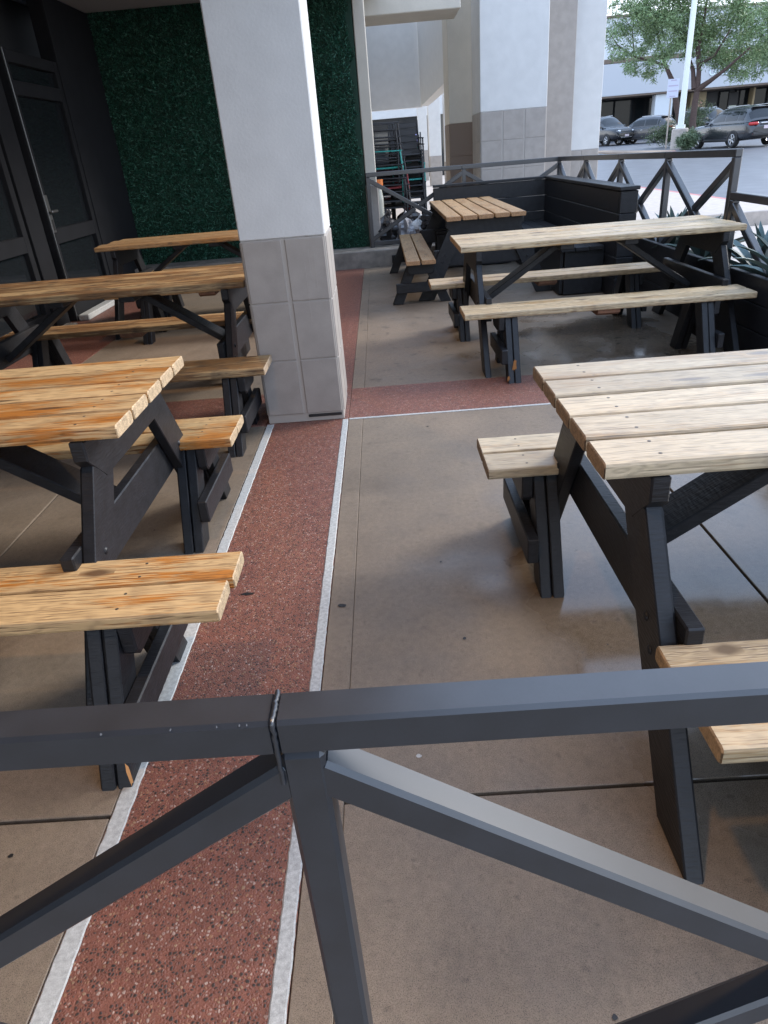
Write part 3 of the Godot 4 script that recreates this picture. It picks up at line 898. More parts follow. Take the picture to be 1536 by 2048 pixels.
func _ready() -> void:
	rng.seed = 7
	# ---------------------------------------------------------------- camera, sky, light
	var cam := Camera3D.new()
	cam.name = "camera"
	add_child(cam)
	cam.rotation_order = EULER_ORDER_YXZ
	cam.rotation_degrees = Vector3(-27.829, 1.7075, -4.9134)
	cam.position = CAM
	cam.fov = 73.803
	cam.near = 0.05
	cam.far = 400.0
	cam.current = true
	cam_basis = Basis.from_euler(Vector3(deg_to_rad(-27.829), deg_to_rad(1.7075), deg_to_rad(-4.9134)), EULER_ORDER_YXZ)
	var we := WorldEnvironment.new()
	we.name = "world"
	var env := Environment.new()
	env.background_mode = Environment.BG_SKY
	var sky := Sky.new()
	var sm := ProceduralSkyMaterial.new()
	sm.sky_top_color = Color(0.61, 0.70, 0.83)
	sm.sky_horizon_color = Color(0.93, 0.94, 0.94)
	sm.sky_curve = 0.12
	sm.ground_bottom_color = Color(0.30, 0.28, 0.26)
	sm.ground_horizon_color = Color(0.75, 0.72, 0.68)
	sm.energy_multiplier = 1.5
	sky.sky_material = sm
	env.sky = sky
	env.tonemap_mode = Environment.TONE_MAPPER_LINEAR
	env.tonemap_exposure = 2.58
	env.sdfgi_enabled = true
	env.ssao_enabled = true
	env.ssil_enabled = true
	we.environment = env
	add_child(we)
	var sun := DirectionalLight3D.new()
	sun.name = "sun"
	sun.light_energy = 0.5
	sun.light_color = Color(1.0, 0.98, 0.96)
	sun.light_angular_distance = 20.0
	sun.shadow_enabled = true
	add_child(sun)
	sun.look_at_from_position(Vector3(9.0, 5.5, -3.5), Vector3.ZERO, Vector3.UP)

	# ---------------------------------------------------------------- materials
	M.honey = wood(11, Color(0.55, 0.375, 0.185), Color(0.44, 0.165, 0.024), Color(0.085, 0.04, 0.016), 0.5, 0.25, 0.48)
	M.pale = wood(31, Color(0.50, 0.41, 0.275), Color(0.40, 0.285, 0.165), Color(0.16, 0.13, 0.10), 0.36, 0.45, 0.40)
	M.brown = wood(51, Color(0.42, 0.285, 0.14), Color(0.20, 0.098, 0.032), Color(0.05, 0.032, 0.02), 0.66, 0.8, 0.55)
	M.tan = wood(71, Color(0.42, 0.255, 0.115), Color(0.33, 0.165, 0.05), Color(0.09, 0.06, 0.035), 0.45, 0.5, 0.55)
	M.straw = wood(91, Color(0.53, 0.405, 0.245), Color(0.42, 0.255, 0.105), Color(0.14, 0.095, 0.055), 0.38, 0.4, 0.42)
	for q in [["straw", Color(0.36, 0.24, 0.13)], ["honey", Color(0.42, 0.31, 0.19)], ["pale", Color(0.27, 0.19, 0.12)], ["brown", Color(0.33, 0.25, 0.17)], ["tan", Color(0.34, 0.19, 0.09)]]:
		var em := StandardMaterial3D.new()
		em.albedo_texture = speckle(300 + q[0].length(), 256, q[1], 0.6, 1.3, 0.05, 0.2, 0.4)
		em.roughness = 0.75
		M[q[0] + "_end"] = em
	M.black = tri_mat(speckle(401, 512, Color(0.0078, 0.0083, 0.0105), 0.55, 1.5, 0.02, 0.3, 0.3), 0.7, 0.46)
	M.black.metallic_specular = 0.42
	var gr := layer(402, 0.2, 3, 64, 512, 512, 512)
	M.black.normal_enabled = true; M.black.normal_texture = normals(gr, 512, 512, 2.0); M.black.normal_scale = 0.35
	M.screw = plain(lin(0.10, 0.085, 0.07), 0.45, 0.6)
	M.metal = tri_mat(speckle(411, 512, Color(0.0155, 0.0175, 0.0225), 0.75, 1.3, 0.015, 0.25, 0.12), 0.6, 0.32)
	M.metal.metallic_specular = 0.66
	M.weld = plain(lin(0.11, 0.12, 0.13), 0.5)
	M.raw = plain(lin(0.42, 0.2, 0.07), 0.7)
	M.redwood = tri_mat(speckle(421, 256, Color(0.16, 0.07, 0.035), 0.6, 1.4, 0.03, 0.3, 0.3), 0.4, 0.7)
	M.patio = patio_concrete()
	M.patio.uv2_triplanar = true; M.patio.uv2_world_triplanar = true; M.patio.uv2_scale = Vector3.ONE / 0.6
	M.red = aggregate()
	M.line = tri_mat(speckle(431, 512, Color(0.43, 0.44, 0.43), 0.65, 1.2, 0.06, 0.3, 0.25), 0.5, 0.7)
	M.groove = plain(lin(0.035, 0.03, 0.025), 0.9)
	M.white = tri_mat(speckle(441, 512, Color(0.565, 0.56, 0.545), 0.95, 1.05, 0.01, 0.3, 0.035), 1.2, 0.7)
	M.white.normal_enabled = true; M.white.normal_texture = normals(layer(443, 0.12, 4, 512, 512, 512, 512), 512, 512, 2.0); M.white.normal_scale = 0.13
	M.tanpaint = tri_mat(speckle(451, 512, Color(0.31, 0.278, 0.25), 0.88, 1.1, 0.012, 0.25, 0.05), 1.0, 0.65)
	M.tanjoint = plain(lin(0.34, 0.31, 0.28), 0.7)
	M.beige = tri_mat(speckle(461, 256, Color(0.50, 0.46, 0.39), 0.94, 1.05, 0.02, 0.3, 0.04), 1.5, 0.75)
	M.brown_and_shaded_tan = plain(lin(0.17, 0.125, 0.095), 0.75)  # brown trim across the lot; on the arcade pier, tan darkened as shade
	M.step = tri_mat(speckle(471, 512, Color(0.23, 0.21, 0.185), 0.6, 1.3, 0.012, 0.25, 0.2), 1.1, 0.7)
	M.walk = tri_mat(speckle(481, 512, Color(0.44, 0.38, 0.33), 0.85, 1.12, 0.02, 0.3, 0.12), 1.5, 0.7)
	M.asphalt = tri_mat(speckle(491, 512, Color(0.115, 0.115, 0.125), 0.75, 1.25, 0.01, 0.3, 0.25), 4.0, 0.45)
	M.pink = tri_mat(speckle(501, 256, Color(0.50, 0.17, 0.165), 0.8, 1.2, 0.03, 0.3, 0.15), 1.0, 0.7)
	M.redcurb = plain(lin(0.42, 0.09, 0.08), 0.7)
	M.charcoal = tri_mat(speckle(511, 256, Color(0.010, 0.0105, 0.0125), 0.8, 1.2, 0.02, 0.3, 0.1), 1.3, 0.7)
	M.charcoal.metallic_specular = 0.25
	M.soffit = plain(lin(0.34, 0.33, 0.32), 0.85)
	M.glass = plain(lin(0.012, 0.014, 0.016), 0.05)
	M.shopglass = plain(lin(0.012, 0.015, 0.017), 0.08); M.shopglass.metallic_specular = 0.3
	M.steel = plain(lin(0.22, 0.22, 0.22), 0.4, 0.9)
	M.trim = plain(lin(0.012, 0.012, 0.013), 0.5)
	M.tyre = plain(lin(0.018, 0.018, 0.018), 0.85)
	M.alloy = plain(lin(0.55, 0.56, 0.58), 0.3, 0.7)
	M.lamp = plain(lin(0.7, 0.72, 0.75), 0.1)
	M.tail = plain(lin(0.45, 0.02, 0.02), 0.15)
	M.plate = plain(lin(0.6, 0.5, 0.52), 0.5)
	var paint1 := plain(lin(0.022, 0.024, 0.028), 0.25); paint1.clearcoat_enabled = true; paint1.clearcoat = 0.6; paint1.clearcoat_roughness = 0.05
	var paint2 := plain(lin(0.012, 0.012, 0.014), 0.25); paint2.clearcoat_enabled = true; paint2.clearcoat = 0.6; paint2.clearcoat_roughness = 0.05
	var paint3 := plain(lin(0.03, 0.03, 0.034), 0.25); paint3.clearcoat_enabled = true; paint3.clearcoat = 0.6; paint3.clearcoat_roughness = 0.05

	# ---------------------------------------------------------------- ground
	var gm := MB.new()
	gm.flat([Vector3(-200, -0.12, 200), Vector3(200, -0.12, 200), Vector3(200, -0.12, -12), Vector3(-200, -0.12, -12)], Vector3.UP)
	gm.flat([Vector3(-200, -0.12, -12), Vector3(200, -0.12, -12), Vector3(200, lot_y(-250), -250), Vector3(-200, lot_y(-250), -250)], Vector3(0, 1, 0.0127).normalized())
	setting("parking_lot", gm.to_mesh(), M.asphalt)
	var pm := MB.new()
	pm.box(mv(-0.4, -0.065, -4.955), Vector3(5.98, 0.095, 8.80), 0.0)
	var floor0 := setting("patio_floor", pm.to_mesh(), M.groove)
	var J := 0.005
	# right-hand bay
	for r in [[-0.264, -0.1838, -0.56, -3.672], [-0.1828, 1.12 - J, -1.09 - J, -3.672], [-0.1828, 1.12 - J, -0.56, -1.09 + J], [1.12 + J, 2.58, -1.09 - J, -3.672], [1.12 + J, 2.58, -0.56, -1.09 + J], [-0.264, -0.1838, -4.248, -9.36], [-0.1828, 2.58, -4.248, -6.9], [-0.1828, 2.58, -6.908, -9.36]]:
		slab(r[0], r[1], r[3], r[2], floor0)
	# left-hand bay
	for r in [[-1.635 + J, -0.737, -0.56, -1.09 + J], [-1.635 + J, -0.737, -1.09 - J, -3.672], [-3.36, -1.635 - J, -0.56, -1.09 + J], [-3.36, -1.635 - J, -1.09 - J, -3.672], [-2.5, -0.737, -4.26, -6.7], [-2.5, -0.737, -6.708, -9.36]]:
		slab(r[0], r[1], r[3], r[2], floor0)
	slab(-0.735, -0.266, -9.36, -0.56, floor0, 0.0005, "aggregate_strip", M.red, 1)
	slab(-0.264, 2.58, -4.246, -3.674, floor0, 0.0005, "aggregate_strip", M.red, 2)
	slab(-2.5, -0.737, -4.258, -3.674, floor0, 0.0005, "aggregate_strip", M.red, 2)
	slab(-3.36, -2.502, -9.36, -3.674, floor0, 0.0005, "aggregate_strip", M.red, 1)
	painted_line(Vector3(-0.712, 0.001, -0.565), Vector3(-0.712, 0.001, -3.68), 0.042, floor0, 5)
	painted_line(Vector3(-0.283, 0.001, -0.565), Vector3(-0.283, 0.001, -3.68), 0.033, floor0, 6)
	painted_line(Vector3(-0.26, 0.001, -3.682), Vector3(2.5, 0.001, -3.682), 0.022, floor0, 7)
	# gum and burn marks on the floor
	for q in [[-0.223, -1.871, 0.03, 0.02], [-0.56, -1.98, 0.045, 0.02], [0.62, -0.72, 0.012, 0.012], [0.3, -0.62, 0.01, 0.01], [-0.93, -1.0, 0.014, 0.01]]:
		var sp := MB.new()
		var ring := []
		for i in 12: ring.append(Vector3(q[0] + cos(TAU * i / 12) * q[2] * rng.randf_range(0.35, 0.6), 0.0022, q[1] + sin(TAU * i / 12) * q[3] * rng.randf_range(0.35, 0.6)))
		sp.flat(ring, Vector3.UP)
		part("gum_spot", sp.to_mesh(), M.trim, floor0)
	for i in 22:
		var gx := rng.randf_range(-0.15, 1.3) if i < 14 else rng.randf_range(-1.5, -0.8)
		var gz := rng.randf_range(-3.5, -0.65)
		var gs := rng.randf_range(0.003, 0.008)
		var gp := MB.new()
		var ring := []
		for k in 8: ring.append(Vector3(gx + cos(TAU * k / 8) * gs * rng.randf_range(0.5, 1.1), 0.0016, gz + sin(TAU * k / 8) * gs * rng.randf_range(0.5, 1.1)))
		gp.flat(ring, Vector3.UP)
		part("gum_spot", gp.to_mesh(), M.trim if i % 4 else M.line, floor0)
	# raised walk behind the patio, then the arcade floor
	var stp := MB.new()
	stp.box(mv(-0.4, 0.06, -9.83), Vector3(6.1, 0.3, 0.92), 0.012)
	setting("step", stp.to_mesh(), M.step)
	var arc := MB.new()
	arc.box(mv(2.6, 0.05, -25.3), Vector3(6.2, 0.3, 30.0), 0.01)
	setting("arcade_pavement", arc.to_mesh(), M.walk)
	var wk := MB.new()
	wk.box(mv(4.13, -0.06, -3.2), Vector3(3.06, 0.16, 14.0), 0.01)
	setting("pavement", wk.to_mesh(), M.walk)
	var wk2 := MB.new()
	wk2.box(mv(-1.7, -0.184, 1.72), Vector3(8.5, 0.14, 4.5), 0.01)
	setting("front_pavement", wk2.to_mesh(), M.step)
	var kb := MB.new()
	kb.box(mv(5.74, -0.062, -3.2), Vector3(0.16, 0.16, 14.0), 0.02)
	kb.box(mv(5.74, 0.05, -17.6), Vector3(0.12, 0.3, 14.7), 0.02)
	setting("kerb", kb.to_mesh(), M.pink)

	# ---------------------------------------------------------------- pillar, roof, walls on the left
	var pil := pillar("pillar", "near square white pillar with taupe tiled base on the red aggregate strip", -0.7227, -0.2866, -4.127, -3.691, 0.0, 0.98, 3.0, 2, 3, M.white, M.tanpaint, M.tanjoint)
	put("broken_corner", Vector3(0.19, 0.016, 0.012), Vector3(0.11, 0.035, 0.2155), M.trim, pil, 0.002)
	for q in [[0.10, 0.80, 0.30], [0.125, 0.90, 0.12], [0.152, 0.86, 0.19]]:
		put("paint_drip", Vector3(0.0018, q[2], 0.001), Vector3(q[0], q[1] - q[2] * 0.3, 0.2225), M.tanjoint, pil, 0.0)
	var rf := thing("porch_roof", Vector3(-2.6, 3.0, -4.0), "flat porch roof over the shaded tables and doors", "roof")
	put("slab", Vector3(4.9, 0.3, 16.6), Vector3(0, 0.16, 2.4), M.soffit, rf, 0.01)  # unseen front end lengthened past the camera to shade the pillar
	put("fascia", Vector3(0.12, 0.55, 16.6), Vector3(2.52, 0.28, 2.4), M.white, rf, 0.01)
	var wl := thing("shop_wall", Vector3(-3.35, 0.0, -4.5), "charcoal shopfront wall behind the shaded tables", "wall")
	# the wall's own x = -3.25 face carries doors; solid charcoal panels between them
	put("panel", Vector3(0.16, 3.0, 1.5), Vector3(0.02, 1.5, -4.77), M.charcoal, wl)
	put("end_wall", Vector3(3.4, 3.3, 0.12), Vector3(1.50, 1.65, -5.50), M.charcoal, wl)
	put("panel", Vector3(0.16, 3.0, 0.30), Vector3(0.0, 1.5, -2.52), M.charcoal, wl)
	put("panel", Vector3(0.16, 3.0, 3.2), Vector3(0.0, 1.5, 3.5), M.charcoal, wl)
	put("panel", Vector3(0.14, 0.6, 4.5), Vector3(-0.01, 2.71, -0.5), M.charcoal, wl)
	put("backing", Vector3(0.1, 3.0, 12.0), Vector3(-0.35, 1.5, 0.8), M.trim, wl)
	put("threshold", Vector3(0.11, 0.06, 1.0), Vector3(0.18, 0.03, -3.28), M.line, wl, 0.008)
	put("threshold", Vector3(0.11, 0.04, 0.8), Vector3(0.16, 0.02, -2.12), M.line, wl, 0.008)
	for dz in [[-8.5, -7.29, true], [-6.78, -5.6, false], [-5.58, -4.4, false], [-4.38, -3.2, false], [-3.18, -2.0, false]]:
		var z0: float = dz[0]; var z1: float = dz[1]
		var zc := (z0 + z1) * 0.5; var ww := z1 - z0
		var lab := "dark glazed door with metal handle beside the green turf wall" if dz[2] else "black framed glass shop door behind the shaded picnic tables"
		var dr := thing("door", Vector3(-3.3, 0.0, zc), lab, "door", "" if dz[2] else "glass shop doors along the charcoal wall")
		var fm = M.charcoal
		put("stile", Vector3(0.09, 2.4, 0.09), Vector3(0, 1.2, -ww * 0.5 + 0.045), fm, dr)
		put("stile", Vector3(0.09, 2.4, 0.09), Vector3(0, 1.2, ww * 0.5 - 0.045), fm, dr)
		put("rail", Vector3(0.088, 0.1, ww - 0.18), Vector3(0, 2.35, 0), fm, dr)
		put("rail", Vector3(0.088, 0.12, ww - 0.18), Vector3(0, 2.1, 0), fm, dr)
		put("rail", Vector3(0.088, 0.14, ww - 0.18), Vector3(0, 0.82, 0), fm, dr)
		put("rail", Vector3(0.088, 0.2, ww - 0.18), Vector3(0, 0.1, 0), fm, dr)
		put("pane", Vector3(0.02, 1.21, ww - 0.18), Vector3(-0.01, 1.465, 0), M.glass, dr, 0.001)
		put("pane", Vector3(0.02, 0.55, ww - 0.18), Vector3(-0.01, 0.475, 0), M.glass, dr, 0.001)
		put("pane", Vector3(0.02, 0.14, ww - 0.18), Vector3(-0.01, 2.23, 0), M.glass, dr, 0.001)
		put("edge_strip", Vector3(0.012, 2.4, 0.012), Vector3(0.052, 1.2, ww * 0.5 - 0.012), M.steel, dr, 0.002)
		if dz[2]:
			var hp := put("handle_plate", Vector3(0.012, 0.34, 0.07), Vector3(0.052, 1.03, ww * 0.5 - 0.05), M.steel, dr, 0.003)
			put("lever", Vector3(0.03, 0.025, 0.14), Vector3(0.035, 0.02, -0.04), M.steel, hp, 0.008)
			put("keyhole", Vector3(0.006, 0.1, 0.03), Vector3(0.008, -0.1, 0), M.trim, hp, 0.002)
	# the turf wall
	var tw := thing("turf_wall", Vector3(-1.72, 0.2, -9.85), "wall covered in dark green artificial turf behind the tables", "wall")
	put("board", Vector3(3.1, 2.82, 0.1), Vector3(0, 1.41, 0), plain(lin(0.008, 0.032, 0.019), 0.9), tw)
	var bl := MB.new()
	var gcol := [Color(0.019, 0.095, 0.058), Color(0.012, 0.062, 0.038), Color(0.030, 0.13, 0.08), Color(0.023, 0.095, 0.07), Color(0.10, 0.25, 0.18)]
	var tuft := noise(77, 2.2, 3)
	for i in 70000:
		var x := rng.randf_range(-1.56, 1.56); var y := rng.randf_range(-0.01, 2.82)
		if x > 1.5 + 0.07 * tuft.get_noise_2d(y * 1.5, 3.0): continue
		var dn := tuft.get_noise_2d(x * 2.0, y * 2.0)
		var a := Vector3(x, y, 0.045)
		var d := Vector3(rng.randfn() * 0.6, rng.randfn() * 0.6 + 0.15, 0.8).normalized()
		var l := rng.randf_range(0.025, 0.06) * (1.0 + dn * 0.5)
		var w := d.cross(Vector3(rng.randfn(), rng.randfn(), rng.randfn())).normalized() * 0.007
		bl.tri(a + w, a - w, a + d * l, d.cross(w).normalized(), d.cross(w).normalized(), d.cross(w).normalized())
		var cc: Color = gcol[rng.randi() % 5]
		for k in 3: bl.c.append(cc)
	var tf := plain(Color.WHITE, 0.5); tf.vertex_color_use_as_albedo = true
	var tfo := part("turf", bl.to_mesh(), tf, tw)
	tfo.set_meta("kind", "stuff")
	# lamps let into the porch ceiling
	for q in [[Vector3(-1.15, 2.985, -5.4), "round warm downlight in the porch ceiling above the middle shaded table", 1.0], [Vector3(-0.50, 2.985, -0.75), "round warm downlight in the porch ceiling above the front railing", 1.2]]:
		var lp := thing("ceiling_lamp", q[0], q[1], "lamp")
		var rg := MB.new()
		rg.lathe([Vector2(0.075, 0.012), Vector2(0.11, 0.012), Vector2(0.11, -0.008), Vector2(0.08, -0.012), Vector2(0.075, 0.012)], Vector3.ZERO, 24)
		part("ring", rg.to_mesh(), M.white, lp)
		var ln := MB.new()
		ln.lathe([Vector2(0.0, 0.004), Vector2(0.074, 0.004)], Vector3.ZERO, 24)
		var lm := plain(lin(0.9, 0.8, 0.6), 0.5)
		lm.emission_enabled = true; lm.emission = Color(1.0, 0.76, 0.45); lm.emission_energy_multiplier = 2.0
		part("lens", ln.to_mesh(), lm, lp)
		var li := SpotLight3D.new()
		li.name = "glow"
		li.light_color = Color(1.0, 0.78, 0.5)
		li.light_energy = q[2]
		li.spot_range = 12.0
		li.spot_angle = 75.0
		li.spot_attenuation = 2.0
		li.light_size = 0.07
		li.shadow_enabled = true
		lp.add_child(li)
		li.position = Vector3(0, -0.02, 0)
		li.rotation_degrees.x = -90

	# ---------------------------------------------------------------- arcade behind
	var ps := thing("pilaster", Vector3(-0.09, 0.2, -9.9), "narrow beige pilaster at the end of the turf wall", "pilaster")
	put("shaft", Vector3(0.14, 4.4, 0.24), Vector3(0.0, 2.2, -0.02), M.beige, ps, 0.01)
	put("foot", Vector3(0.16, 0.75, 0.26), Vector3(0.0, 0.375, -0.02), M.tanpaint, ps, 0.01)
	var cw := thing("arcade_wall", Vector3(-0.3, 0.2, -20.0), "long beige side wall of the arcade beyond the turf", "wall")
	put("wall", Vector3(0.25, 4.8, 19.6), Vector3(0.0, 2.4, 0.0), M.beige, cw)
	put("ledge", Vector3(0.07, 0.12, 19.6), Vector3(0.16, 2.62, 0.0), M.beige, cw, 0.01)
	put("lamp_socket", Vector3(0.05, 0.05, 0.05), Vector3(0.15, 1.9, 6.0), M.white, cw, 0.01)
	var bm := thing("arcade_beam", Vector3(0.45, 2.85, -11.0), "beige beam crossing the arcade overhead", "beam")
	put("beam", Vector3(1.5, 0.9, 0.8), Vector3(0.0, 0.45, 0.0), M.beige, bm, 0.01)
	put("bracket", Vector3(0.3, 0.35, 0.5), Vector3(-0.42, 0.42, 0.6), M.beige, bm, 0.02)
	var bh := thing("bulkhead", Vector3(0.5, 2.23, -20.0), "tall pale bulkhead wall above the far end of the arcade", "wall")
	put("face", Vector3(1.5, 3.2, 0.2), Vector3(0.0, 1.6, 0.0), M.white, bh)
	put("return", Vector3(0.2, 3.2, 6.6), Vector3(0.80, 1.61, 3.44), M.white, bh)
	var fw := thing("far_shopfront", Vector3(1.1, 0.2, -33.0), "dim shopfront closing the far end of the arcade", "shopfront")
	put("header", Vector3(4.4, 2.2, 0.3), Vector3(0.0, 3.4, 0.0), M.white, fw)
	put("pane", Vector3(4.4, 2.3, 0.1), Vector3(0.0, 1.15, 0.0), M.glass, fw)
	put("poster", Vector3(0.22, 0.7, 0.02), Vector3(0.35, 1.15, 0.07), plain(lin(0.55, 0.48, 0.12), 0.6), fw)
	put("poster", Vector3(0.35, 0.3, 0.02), Vector3(0.78, 1.5, 0.07), plain(lin(0.25, 0.24, 0.5), 0.6), fw)
	# arcade columns, from the pixels of their edges and where they stand
	for q in [[838, 856, -29.0, 1.03, 0.35], [859, 883, -24.5, 0.86, 0.4], [889, 902, -17.5, 0.8, 0.3]]:
		var a := on_z(q[0], 300, q[2]); var b := on_z(q[1], 300, q[2])
		pillar("arcade_column", "slim white arcade column with tan base, %s" % ["beside the dim far shopfront", "widest one past the bulkhead", "close behind the brown pier"][[838, 859, 889].find(q[0])], a.x, b.x, q[2] - (b.x - a.x), q[2], 0.2, 0.2 + q[3], 4.6, 1, 2, M.white, M.tanpaint, M.tanjoint)
	pillar("pier", "beige pier with tan base coloured brown for shade beside the broad pale pier", 1.17, 1.60, -13.0, -12.2, 0.2, 1.62, 5.0, 1, 3, M.beige, M.brown_and_shaded_tan, M.brown_and_shaded_tan)  # shade put into the base colour: brown in place of the tan
	pillar("pier", "broad pale pier with square taupe tiles behind the booth", 1.49, 2.415, -11.9, -11.0, 0.2, 1.70, 5.0, 3, 4, M.white, M.tanpaint, M.tanjoint)
	var rc := thing("recess_wall", Vector3(2.64, 0.2, -11.9), "plain taupe recessed wall between the two pale piers", "wall")
	put("wall", Vector3(0.66, 4.8, 0.3), Vector3(0, 2.4, 0), M.tanpaint, rc)
	pillar("pier", "white pier with low tan base at the edge of the parking lot", 2.91, 3.46, -12.5, -12.0, 0.2, 1.11, 5.0, 2, 2, M.white, M.tanpaint, M.tanjoint)

	# ---------------------------------------------------------------- tables and benches
	picnic_table("picnic table with flaking orange stained top in front of the pillar under the porch", "honey", Vector3(-1.641, 0, -2.0415), 1.816, 0.715, [0, 9, 2, 11, 4], 0.10)
	var b1 := picnic_bench("orange stained bench with a split cracked board overhanging the red aggregate strip", "honey", Vector3(-1.325, 0, -1.449), 1.775, [5, 6], 0.27, 0.0, [0.0, -0.012])
	chip(b1, Vector3(0.618, 0.045, 0.278), Vector3(0, 0, -1), Vector3(0, 1, 0), 0.02, 0.09, 3)
	picnic_bench("orange stained bench between the flaking table and the dark weathered one", "honey", Vector3(-1.52, 0, -2.571), 1.775, [7, 1], 0.15)
	picnic_table("dark brown weathered picnic table whose end stands behind the near pillar", "brown", Vector3(-1.70, 0, -4.3335), 1.816, 0.715, [0, 1, 10, 3, 4], 0.10)
	picnic_bench("dark brown weathered bench whose end touches the near pillar", "brown", Vector3(-1.53, 0, -3.522), 1.775, [5, 14], 0.15)
	picnic_bench("weathered bench on the turf wall side of the dark brown table", "brown", Vector3(-1.755, 0, -4.79), 1.775, [7, 2], 0.2)
	picnic_table("tan picnic table standing right before the green turf wall", "tan", Vector3(-1.717, 0, -6.98), 1.816, 0.715, [0, 1, 2, 3, 4], 0.14, 0.0, 0.75, [0.04, 0.0, 0.02, -0.02, 0.0])
	picnic_bench("tan bench on the door side front of the turf wall table", "tan", Vector3(-1.55, 0, -6.23), 1.775, [5, 6], 0.3)
	picnic_bench("tan bench between its table and the green turf wall", "tan", Vector3(-1.6, 0, -7.40), 1.775, [7, 3], 0.2)
	picnic_table("pale bleached picnic table nearest the front railing in the open bay", "pale", Vector3(1.316, 0, -1.587), 1.816, 0.715, [0, 1, 2, 11, 4], 0.10)
	picnic_bench("pale bleached bench on the pillar side of the railing table", "pale", Vector3(1.170, 0, -2.118), 1.775, [5, 6], 0.15)
	picnic_bench("yellowish bench tucked close behind the front railing", "straw", Vector3(1.381, 0, -0.9495), 1.775, [7, 12], 0.3, 0.0, [0.0, 0.01])
	picnic_table("pale picnic table between two benches near the agave planter", "straw", Vector3(1.402, 0, -4.9925), 1.816, 0.715, [3, 8, 1, 10, 6], 0.10)
	var b4 := picnic_bench("pale bench with one bare flaked leg standing on the red cross strip", "straw", Vector3(1.354, 0, -4.377), 1.775, [2, 13], 0.25)
	chip(b4, Vector3(-0.5995, 0.09, 0.251), Vector3(1, 0, 0), Vector3(0, 1, 0.45).normalized(), 0.03, 0.17, 4)
	chip(b4, Vector3(-0.638, 0.03, 0.273), Vector3(1, 0, 0), Vector3(0, 1, 0.45).normalized(), 0.02, 0.05, 5)
	picnic_bench("pale bench on the booth side of the agave planter table", "straw", Vector3(1.225, 0, -5.483), 1.775, [4, 9], 0.2)
	picnic_table("tan picnic table turned endways beside the black booth", "tan", Vector3(0.965, 0, -7.92), 2.3, 0.746, [2, 5, 7, 12, 6], 0.12, PI * 0.5, 0.75, [0, 0, 0, 0, 0], 0.28)
	picnic_bench("tan bench with dark stains turned endways by the booth table", "tan", Vector3(0.341, 0, -7.80), 2.3, [1, 15], 0.14, PI * 0.5)
	# the booth
	var bt := thing("booth", Vector3(1.35, 0, -8.0), "black plank corner booth with a seat along its side", "booth")
	for i in 5:
		put("plank", Vector3(1.42, 0.172, 0.04), Vector3(0.02, 0.09 + i * 0.176, -1.2), M.black, bt)
		put("plank", Vector3(0.04, 0.172, 2.86), Vector3(0.69, 0.09 + i * 0.176, 0.25), M.black, bt)
		put("plank", Vector3(0.04, 0.172, 2.86), Vector3(0.80, 0.09 + i * 0.176, 0.25), M.black, bt)
		put("plank", Vector3(0.148, 0.172, 0.04), Vector3(0.745, 0.09 + i * 0.176, 1.70), M.black, bt)
	put("cap", Vector3(1.42, 0.03, 0.09), Vector3(0.02, 0.9, -1.21), M.black, bt)
	put("cap", Vector3(0.17, 0.03, 2.92), Vector3(0.745, 0.9, 0.27), M.black, bt)
	for i in 3:
		put("seat_board", Vector3(0.125, 0.035, 2.6), Vector3(0.325 + i * 0.13, 0.41, 0.14), M.black, bt)
	put("seat_front", Vector3(0.035, 0.38, 2.5), Vector3(0.285, 0.2, 0.12), M.black, bt)
	put("seat_end", Vector3(0.36, 0.38, 0.035), Vector3(0.485, 0.2, 1.38), M.black, bt)
	for i in 3:
		put("seat_board", Vector3(0.92, 0.035, 0.12), Vector3(-0.25, 0.41, -1.1 + i * 0.125), M.black, bt)
	put("seat_front", Vector3(0.9, 0.38, 0.035), Vector3(-0.25, 0.2, -0.80), M.black, bt)

	# ---------------------------------------------------------------- railings
	var near := railing("near black square tube railing with crossed braces in front of all tables", [Vector3(-2.613, 0, -0.4915), Vector3(-1.363, 0, -0.4915), Vector3(-0.113, 0, -0.4915), Vector3(1.137, 0, -0.4925), Vector3(2.387, 0, -0.4935)], [0.87, 0.87, 0.87, 0.87, 0.87], [-0.108, -0.108, -0.108, -0.108, -0.108], 0.0435, [-0.114, -0.114, -0.114, -0.114, -0.114])
	var wd := MB.new()
	var wf := noise(17, 30.0, 2)
	var pth := []
	var rad := []
	for i in 14:
		pth.append(Vector3(2.478 + wf.get_noise_1d(i * 0.7) * 0.0016, 0.9842, -0.021 + i * 0.0032)); rad.append(0.0026 + 0.001 * absf(wf.get_noise_1d(i * 1.3)))
	for i in 16:
		pth.append(Vector3(2.478 + wf.get_noise_1d(i * 0.9 + 20) * 0.0014, 0.982 - i * 0.0052, 0.0222)); rad.append(0.0026 + 0.001 * absf(wf.get_noise_1d(i + 40.0)))
	wd.tube(pth, rad, 6)
	part("weld_seam", wd.to_mesh(), M.metal, near)
	for i in 5:
		var qx := 2.47 - absf(rng.randfn()) * 0.07
		var cm := MB.new()
		var g0 := Vector3(qx, 0.9822, 0.0200)
		var rr := rng.randf_range(0.0005, 0.0014)
		var pts := []
		for k in 7: pts.append(g0 + Vector3(cos(TAU * k / 7.0) * rr * rng.randf_range(0.7, 1.7), sin(TAU * k / 7.0) * 0.0009 + 0.0006, -sin(TAU * k / 7.0) * 0.0009 + 0.0006))
		cm.flat(pts, Vector3(0, 0.707, 0.707))
		part("paint_chip", cm.to_mesh(), M.weld, near)
	var bz := -9.65
	railing("far black railing crossing in front of the stacked chairs", [Vector3(-0.13, 0, bz), Vector3(1.09, 0, bz), Vector3(2.30, 0, bz)], [1.10, 1.10, 1.10], [0.235, 0.235, 0.235], 0.05, [0.21, 0.21, 0.21], true)
	var sx := []
	var stp_y := []
	var sb := []
	var sf := []
